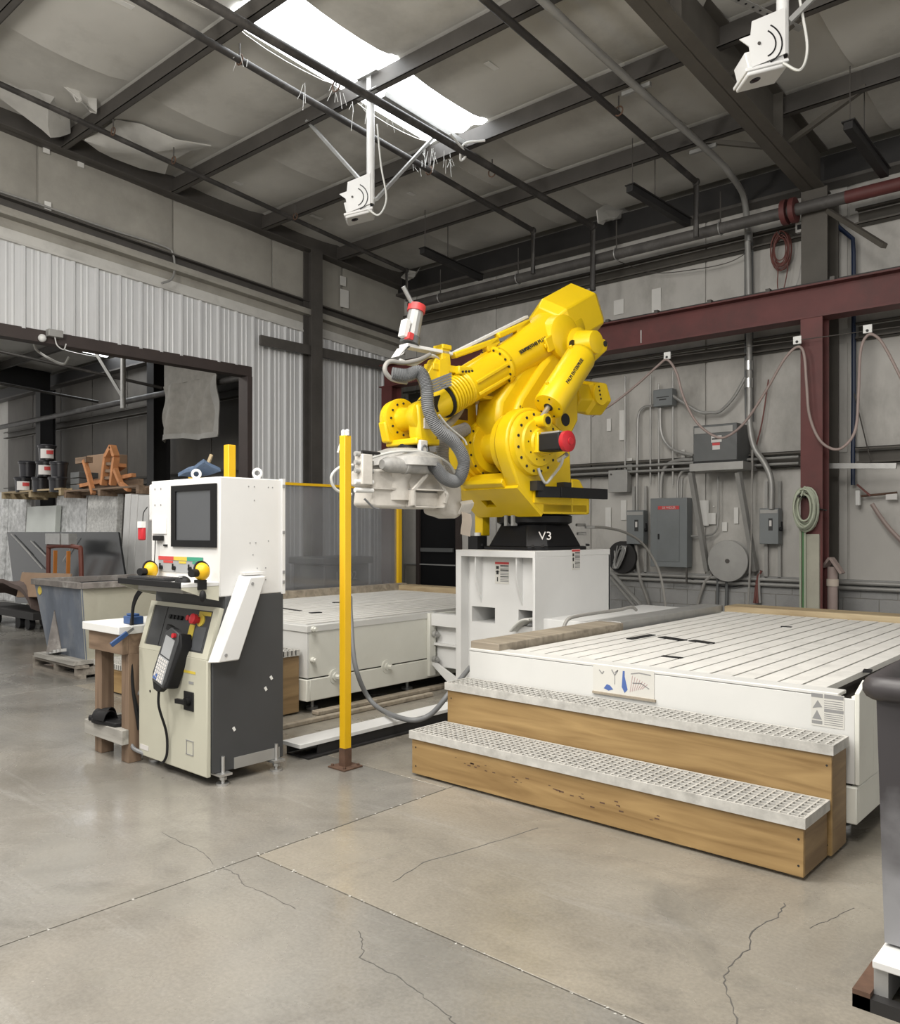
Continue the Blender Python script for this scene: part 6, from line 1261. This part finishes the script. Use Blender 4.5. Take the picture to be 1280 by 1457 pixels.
# ================================================================== BACK WALL ELECTRICS
def wbox(name, x0, y0, x1, y1, dep, mt, label, cat='electrical box', Y=YB - .12, bev=.006):
    f = Y - dep; a, b = py(x0, y1, f), py(x1, y0, f); t = thing(name, label, cat, ((a.x + b.x) / 2, Y - dep / 2, a.z)); MB().box((a.x, f, a.z), (b.x, Y, b.z)).part('enclosure', mt, t, bev=bev); return t, a, b, f
t, a, b, f = wbox('breaker_panel', 925, 708, 977, 806, .16, 'panel_grey', 'tall grey breaker panel with red and white lettering on its door')
w_, h_ = b.x - a.x, b.z - a.z
dd = MB().box((a.x + w_ * .2, f - .008, a.z + h_ * .08), (b.x - w_ * .2, f, b.z - h_ * .10)).part('panel_door', 'panel_grey', t, bev=.003); MB().box((a.x + w_ * .22, f - .016, a.z + h_ * .40), (a.x + w_ * .26, f - .008, a.z + h_ * .48)).part('latch', 'black_void', dd)
lb_ = MB().box((a.x + w_ * .22, f - .0095, b.z - h_ * .165), (b.x - w_ * .20, f - .0081, b.z - h_ * .115)).part('name_plate', 'label_red', dd); lettering('DE WIDLER', h_ * .045, frame((a.x + w_ * .52, f - .0105, b.z - h_ * .14), (1, 0, 0), (0, 0, 1)), 'label_white', dd, 'lettering', .0008, .9)
MB().box((a.x + w_ * .3, YB - .28, a.z - .22), (b.x, YB - .26, a.z - .20)).part('bracket', 'dark_steel', t); MB().box((b.x - .02, YB - .28, a.z - .20), (b.x, YB - .26, a.z)).part('bracket', 'dark_steel', t)
for x0, x1, y0, y1, lab in ((891, 915, 726, 774, 'left grey switch box with a black and white plate, beside the breaker panel'), (1080, 1107, 723, 774, 'right grey switch box on slotted rails beside the red column')):
    t, a, b, f = wbox('safety_switch', x0, y0, x1, y1, .14, 'panel_grey', lab); w_, h_ = b.x - a.x, b.z - a.z
    MB().box((a.x + w_ * .48, f - .004, a.z + h_ * .38), (a.x + w_ * .70, f, a.z + h_ * .72)).part('plate', 'label_black', t); MB().box((a.x + w_ * .53, f - .006, a.z + h_ * .5), (a.x + w_ * .65, f - .003, a.z + h_ * .66)).part('print', 'label_white', t); MB().box((a.x + .01, f - .005, b.z - h_ * .14), (b.x - .01, f, b.z - h_ * .04)).part('name_strip', 'conduit', t)
    m = MB(); m.cyl((b.x, f + .05, a.z + h_ * .42), (b.x + .03, f + .05, a.z + h_ * .42), .025, n=12); m.bar((b.x + .03, f + .05, a.z + h_ * .42), (b.x + .035, f + .02, a.z + h_ * .62), .02, .02); m.part('lever', 'black_rubber', t)
    for k in (.15, .85):
        MB().box((a.x + w_ * k - .02, YB - .13, a.z - .45), (a.x + w_ * k + .02, YB - .10, b.z + .35)).part('strut_rail', 'conduit', t)
t, a, b, f = wbox('junction_box', 865, 668, 892, 701, .12, 'conduit', 'pale grey junction box left of the left switch box'); MB().cyl((a.x + .05, f, b.z - .06), (a.x + .05, f - .01, b.z - .06), .015, n=10).part('cover_screw', 'dark_steel', t)
t, a, b, f = wbox('junction_box', 929, 552, 956, 579, .14, 'panel_grey', 'small square grey junction box above the breaker panel'); MB().box((a.x + .05, f - .002, (a.z + b.z) / 2), (b.x - .05, f, (a.z + b.z) / 2 + .012)).part('print_line', 'label_black', t); MB().box((a.x + .09, f - .002, (a.z + b.z) / 2 - .035), (b.x - .09, f, (a.z + b.z) / 2 - .02)).part('print_line', 'label_black', t)
t, a, b, f = wbox('transformer', 986, 601, 1048, 660, .42, 'panel_dark', 'big dark grey transformer on a wall shelf', 'transformer', bev=.008); w_, h_ = b.x - a.x, b.z - a.z
MB().box((a.x + .02, f - .012, b.z - h_ * .22), (b.x - .05, f + .02, b.z - .03)).part('vent_hood', 'conduit', t); MB().box((a.x + w_ * .42, f - .004, b.z - h_ * .47), (a.x + w_ * .66, f, b.z - h_ * .30)).part('rating_plate', 'label_white', t)
wp = MB().box((a.x + w_ * .45, f - .004, b.z - h_ * .66), (a.x + w_ * .62, f, b.z - h_ * .48)).part('warning_plate', 'label_white', t); MB().box((a.x + w_ * .45, f - .006, b.z - h_ * .55), (a.x + w_ * .62, f - .003, b.z - h_ * .48)).part('red_print', 'label_red', wp); MB().box((a.x + w_ * .44, f - .006, b.z - h_ * .40), (a.x + w_ * .64, f - .003, b.z - h_ * .36)).part('print_line', 'label_black', t); MB().box((a.x, f - .003, a.z), (b.x, f, a.z + .03)).part('base_gap', 'black_void', t)
sh_ = thing('bracket_shelf', 'steel wall shelf with slanted legs carrying the transformer', 'shelf', (a.x, f, a.z - .1)); MB().box((a.x - .03, f - .05, a.z - .10), (b.x + .10, YB - .12, a.z - .002)).part('deck', 'conduit', sh_)
for x0, x1 in ((983, 1006), (1050, 1074)): MB().bar(py(x0, 672, f), py(x1, 812, YB - .16), .06, .07).part('leg', 'conduit', sh_)
def wire(pix, r, mt, label, name='conduit_run', Y=YB - .16, cat='conduit', k=5, smooth=True):
    q = [py(x, y, Y) for x, y in pix]; return MB().tube(cr(q, k) if smooth else q, r, 8).solo(name, mt, label, cat)
CW = 'conduit'
for x, y0, y1, lab in ((889, 535, 668, 'first'), (925, 533, 688, 'second'), (937, 545, 700, 'third'), (957, 528, 690, 'fourth')): wire([(x, y0), (x, y1)], .014, CW, lab + ' thin vertical conduit above the breaker panel, counted from the robot', smooth=False)
wire([(929, 577), (915, 580), (908, 592), (907, 620), (906, 680), (906, 726)], .020, CW, 'conduit bending from the small junction box down to the left switch box'); wire([(939, 580), (940, 612), (947, 630), (960, 641), (986, 648)], .022, CW, 'conduit curving from the small junction box to the transformer')
wire([(986, 654), (965, 655), (948, 662), (941, 680), (940, 708)], .026, CW, 'thick conduit curving from the transformer down into the breaker panel'); wire([(981, 669), (970, 671), (964, 685), (964, 708)], .018, CW, 'short bent conduit entering the right of the breaker panel top'); wire([(970, 680), (969, 708)], .016, CW, 'shortest conduit stub on top of the breaker panel', smooth=False)
wire([(957, 563), (972, 573), (994, 586), (1010, 587), (1024, 585), (1043, 566), (1060, 537)], .022, CW, 'sagging conduit loop between the junction box and the tall wall conduit', Y=YB - .22)
wire([(1021, 678), (1021, 740), (1017, 757), (1005, 762), (983, 763)], .013, CW, 'thin conduit from the shelf underside to the breaker panel side'); wire([(845, 678), (868, 676), (880, 664), (885, 668)], .010, 'black_rubber', 'short black cable looping onto the pale junction box', cat='cable', name='cable')
for x, lab in ((1060, 'left'), (1070, 'right')): wire([(x, 345), (x, 560), (x + 1, 600)], .014, 'panel_dark', lab + ' thin dark conduit flanking the tall wall conduit', smooth=False, Y=YB - .1)
for z, lab in ((.80, 'upper'), (.735, 'lower')): MB().cyl((-8.3, YB - .15, z), (-1.0, YB - .15, z), .026, n=10).solo('service_pipe', 'conduit', lab + ' horizontal grey pipe along the block wall ledge', 'pipe')
for z, lab in ((2.36, 'upper'), (2.28, 'lower')): MB().cyl((-8.6, YB - .2, z), (-3.6, YB - .2, z), .018, n=8).solo('service_pipe', 'conduit', lab + ' thin horizontal conduit behind the transformer legs', 'pipe')
MB().cyl(py(870, 815, 10.4), py(960, 884, 9.6) * 1.0 - V(0, 0, py(960, 884, 9.6).z - .03), .03, n=10).solo('loose_pipe', 'conduit', 'upper of two loose pipes leaning below the breaker panel', 'pipe', 'loose leaning pipes'); MB().cyl(py(870, 823, 10.4), py(945, 884, 9.6) - V(0, 0, py(945, 884, 9.6).z - .03), .026, n=10).solo('loose_pipe', 'conduit', 'lower of two loose pipes leaning below the breaker panel', 'pipe', 'loose leaning pipes')
wire([(905, 775), (907, 800), (911, 825), (920, 850), (928, 880)], .026, 'hose_dusty', 'grey flexible hose hanging below the left switch box', 'hose', cat='hose'); wire([(1013, 818), (1003, 828), (995, 850), (990, 870)], .022, 'hose_dusty', 'grey hose hanging from the reel at its left', 'hose', cat='hose')
for x, r_ in ((1021, .02), (1034, .024)): wire([(x, 815), (x - 1, 870)], r_, 'panel_dark', ('thinner' if x < 1030 else 'thicker') + ' dark hose hanging below the reel', 'hose', cat='hose', smooth=False)
wire([(975, 820), (1000, 830), (1040, 835), (1070, 829)], .008, 'black_rubber', 'thin black cable sagging below the reel', 'cable', cat='cable')
for i, dx in enumerate((0, 4, 8)): wire([(1083 - dx * .2, 812), (1077 + dx * .3, 825), (1073 + dx, 858)], .018, 'hose_red' if i < 2 else 'conduit', ('first', 'second', 'third')[i] + ' hose bending over the ledge under the right switch box', 'hose', cat='hose')
wire([(1070, 640), (1069, 720), (1067, 800), (1064, 860)], .014, 'hose_dusty', 'pale cable hanging straight down beside the right switch box', 'cable', cat='cable', Y=YB - .3); wire([(1093, 540), (1084, 600), (1074, 640)], .010, 'hose_red', 'thin red cable slanting behind the hose loops', 'cable', cat='cable')
# reels
c = py(1038, 798, YB - .22); rl_ = thing('cable_reel', 'dusty round cable reel standing on the block ledge', 'reel', c - V(0, 0, .3)); MB().lathe(c + V(0, -.08, 0), c + V(0, 1, 0), [(0, .06), (.004, .27), (.016, .275), (.02, .20), (.12, .20), (.124, .275), (.136, .27)], 32).part('drum', 'conduit', rl_); MB().cyl(c + V(0, -.09, 0), c + V(0, -.08, 0), .03, n=10).part('hub', 'dark_steel', rl_)
c = py(885, 793, YB - .20); r2 = thing('black_reel', 'black reel tangled with pale cable beside the pedestal', 'reel', c - V(0, 0, .25)); MB().lathe(c + V(0, -.03, 0), c + V(0, 1, 0), [(0, .05), (.004, .23), (.014, .235), (.10, .235), (.11, .2)], 28).part('disc', 'black_steel', r2)
m = MB(); 
for i in range(9): ph = i * .7; m.tube(cr([c + V(.15 * math.cos(ph + j * 1.3) * (.4 + .2 * (j % 3)), -.06 - .006 * i, .17 * math.sin(ph * 1.3 + j * 1.7)) for j in range(5)], 5), .009, 5)
m.part('cable_tangle', 'galvanised', r2, kind='stuff')
# hose festoon on a wire
YF = 9.66
fe = thing('hose_festoon', 'dusty pink hose looping along a wire in front of the red column', 'hose', py(1040, 620, YF)); MB().tube(cr([py(x, y, YF) for x, y in ((842, 592), (872, 574), (905, 548), (935, 521), (949, 512), (962, 530), (972, 565), (990, 600), (1015, 620), (1034, 621), (1060, 600), (1090, 555), (1115, 512), (1133, 494), (1143, 502), (1147, 545), (1151, 590), (1165, 625), (1185, 639), (1202, 634), (1217, 610), (1221, 560), (1224, 500), (1234, 477), (1248, 480), (1262, 500), (1285, 545))], 6), .0155, 10).part('hose', 'hose_pink', fe)
MB().tube([py(800, 527, YF), py(948, 508, YF), py(1135, 484, YF), py(1300, 462, YF)], .005, 5).part('wire', 'dark_steel', fe)
for x, y in ((949, 506), (1134, 484), (1234, 468)): p = py(x, y, YF); k = MB().box(p + V(-.045, -.01, -.045), p + V(.045, .01, .045)).part('trolley_clip', 'white_plastic', fe, bev=.004); MB().cyl(p + V(0, -.012, -.02), p + V(0, -.02, -.02), .015, n=8).part('clip_wheel', 'black_steel', k)
# coils
def coil(name, x, y, rx_, ry_, n_, r, mt, label, Y, depth=.08):
    c = py(x, y, Y); m = MB(); pts = []
    for i in range(n_ * 18):
        a_ = 2 * math.pi * i / 18; j = 1 + .26 * math.sin((i // 18) * 2.3 + 1) + .05 * math.sin(a_ * .9); pts.append(c + V(rx_ * j * math.sin(a_), -depth * i / (n_ * 18) + .012 * math.sin(a_ * 3 + i // 18), ry_ * j * math.cos(a_)))
    t = thing(name, label, 'coil', c); MB().tube(pts, r, 7).part('coil', mt, t); return t, c
t, c = coil('hose_coil', 1112, 357, .10, .20, 9, .007, 'hose_red', 'small coil of red hose hung high on the back wall', YB - .16); MB().tube(cr([c + V(-.03, -.04, -.19), c + V(-.04, -.04, -.45), c + V(.0, -.04, -.58), c + V(.05, -.04, -.45), c + V(.09, -.04, -.2), c + V(.08, -.04, .05)]), .007, 6).part('tail', 'hose_red', t); MB().cyl(c + V(0, .1, .2), c + V(0, -.1, .2), .012, n=8).part('hook', 'dark_steel', t)
t, c = coil('hose_coil', 1148, 724, .10, .20, 10, .011, 'hose_green', 'pale green hose coil hung on the red column', 9.76, .14)
for dx, mt in ((-.07, 'hose_green'), (-.04, 'cable_green'), (-.02, 'hose_green')): MB().tube(cr([c + V(dx, -.02, -.15), c + V(dx, -.015, -.5), c + V(dx, -.015, -1.2)]), .012, 6).part('tail', mt, t)
m = MB(); m.cyl(c + V(-.04, .05, .14), c + V(-.04, -.18, .14), .014, n=8); m.cyl(c + V(.10, .05, .0), c + V(.22, -.05, -.02), .01, n=8); m.part('hook', 'black_steel', t)
m = thing('electrical_outlet', 'small white outlet box high on the back wall near the red coil', 'outlet', py(1138, 324, YB - .2)); p = py(1138, 324, YB - .2); MB().box(p + V(-.05, -.03, -.06), p + V(.05, .04, .06)).part('box', 'white_plastic', m, bev=.004); MB().box(p + V(-.025, -.034, -.03), p + V(.025, -.03, .03)).part('socket', 'black_void', m)
wire([(1150, 320), (1143, 350), (1136, 395), (1128, 415)], .005, 'conduit', 'thin pale wire hanging from the outlet box', 'wire', cat='wire', Y=YB - .2); wire([(1075, 350), (1040, 372), (990, 383), (930, 388), (880, 372)], .006, 'dark_steel', 'thin wire sagging across the upper back wall', 'wire', cat='wire', Y=YB - .2)
wire([(1178, 308), (1195, 325), (1213, 340), (1214, 360), (1214, 470), (1214, 560), (1213, 650), (1213, 690)], .026, 'blue_pipe', 'dark blue vertical pipe right of the dark column', 'air_pipe', cat='pipe', Y=YB - .14, smooth=False)
p = py(1221, 706, YB - .18); m = thing('air_regulator', 'small white and copper air valve below the dark blue pipe', 'valve', p); MB().box(p + V(-.03, -.03, -.11), p + V(.02, .03, .07)).part('body', 'white_plastic', m, bev=.006); MB().cyl(p + V(.03, 0, .0), p + V(.42, 0, .03), .014, n=8).part('outlet_pipe', 'rust', m); MB().box(p + V(.30, -.01, -.05), p + V(.42, .01, .03)).part('tag', 'label_white', m); MB().bar(p + V(-.01, -.02, .14), p + V(.14, -.03, .0), .02, .02).part('lever', 'hose_red', m)
wire([(1240, 717), (1252, 735), (1265, 752), (1290, 778)], .026, 'hose_pink', 'thick pink-grey hose slanting off the right edge', 'hose', cat='hose', Y=YB - .3); MB().cyl(py(1215, 560, YB - .2), py(1238, 655, YB - .2), .008, n=6).solo('guy_wire', 'dark_steel', 'thin slanting wire beside the dark blue pipe', 'wire')
MB().bar(py(1170, 663, 10.25), py(1275, 663, 10.25), .05, .06).solo('steel_rail', 'galvanised', 'pale steel rail on the wall right of the dark column', 'rail')
p = py(1184, 860, 10.0); m = thing('plastic_vent', 'pinkish plastic pipe with angled cap beside the dark column', 'pipe', (p.x, 10.0, 0)); MB().cyl((p.x, 10.0, 0), (p.x, 10.0, 1.02), .055, n=16).part('pipe', 'hose_pink', m); MB().cyl((p.x, 10.0, .80), (p.x, 10.0, .88), .065, n=16).part('collar', 'tan_cloth', m); MB().bar((p.x - .08, 10.0, 1.02), (p.x + .0, 9.97, 1.12), .10, .03).part('cap', 'hose_pink', m); MB().bar((p.x - .0, 9.97, 1.12), (p.x + .12, 9.96, .95), .10, .03).part('cap', 'hose_pink', m)
# exit door by the far corner
dx0, dx1 = -10.22, -9.36
do = setting('door_1', (dx0, YB - .1, 0)); MB().box((dx0, YB - .10, .02), (dx1, YB - .06, 2.06)).part('leaf', 'black_paint', do, bev=.004); MB().box((dx0 + .05, YB - .17, 1.05), (dx1 - .05, YB - .12, 1.12)).part('push_bar', 'panel_dark', do, bev=.006)
for a_, b_ in (((dx0 - .08, 0), (dx0, 2.14)), ((dx1, 0), (dx1 + .08, 2.14)), ((dx0 - .08, 2.06), (dx1 + .08, 2.14))): MB().box((a_[0], YB - .14, a_[1]), (b_[0], YB - .05, b_[1])).part('frame', 'jamb_brown', do)
bpy.context.view_layer.update()
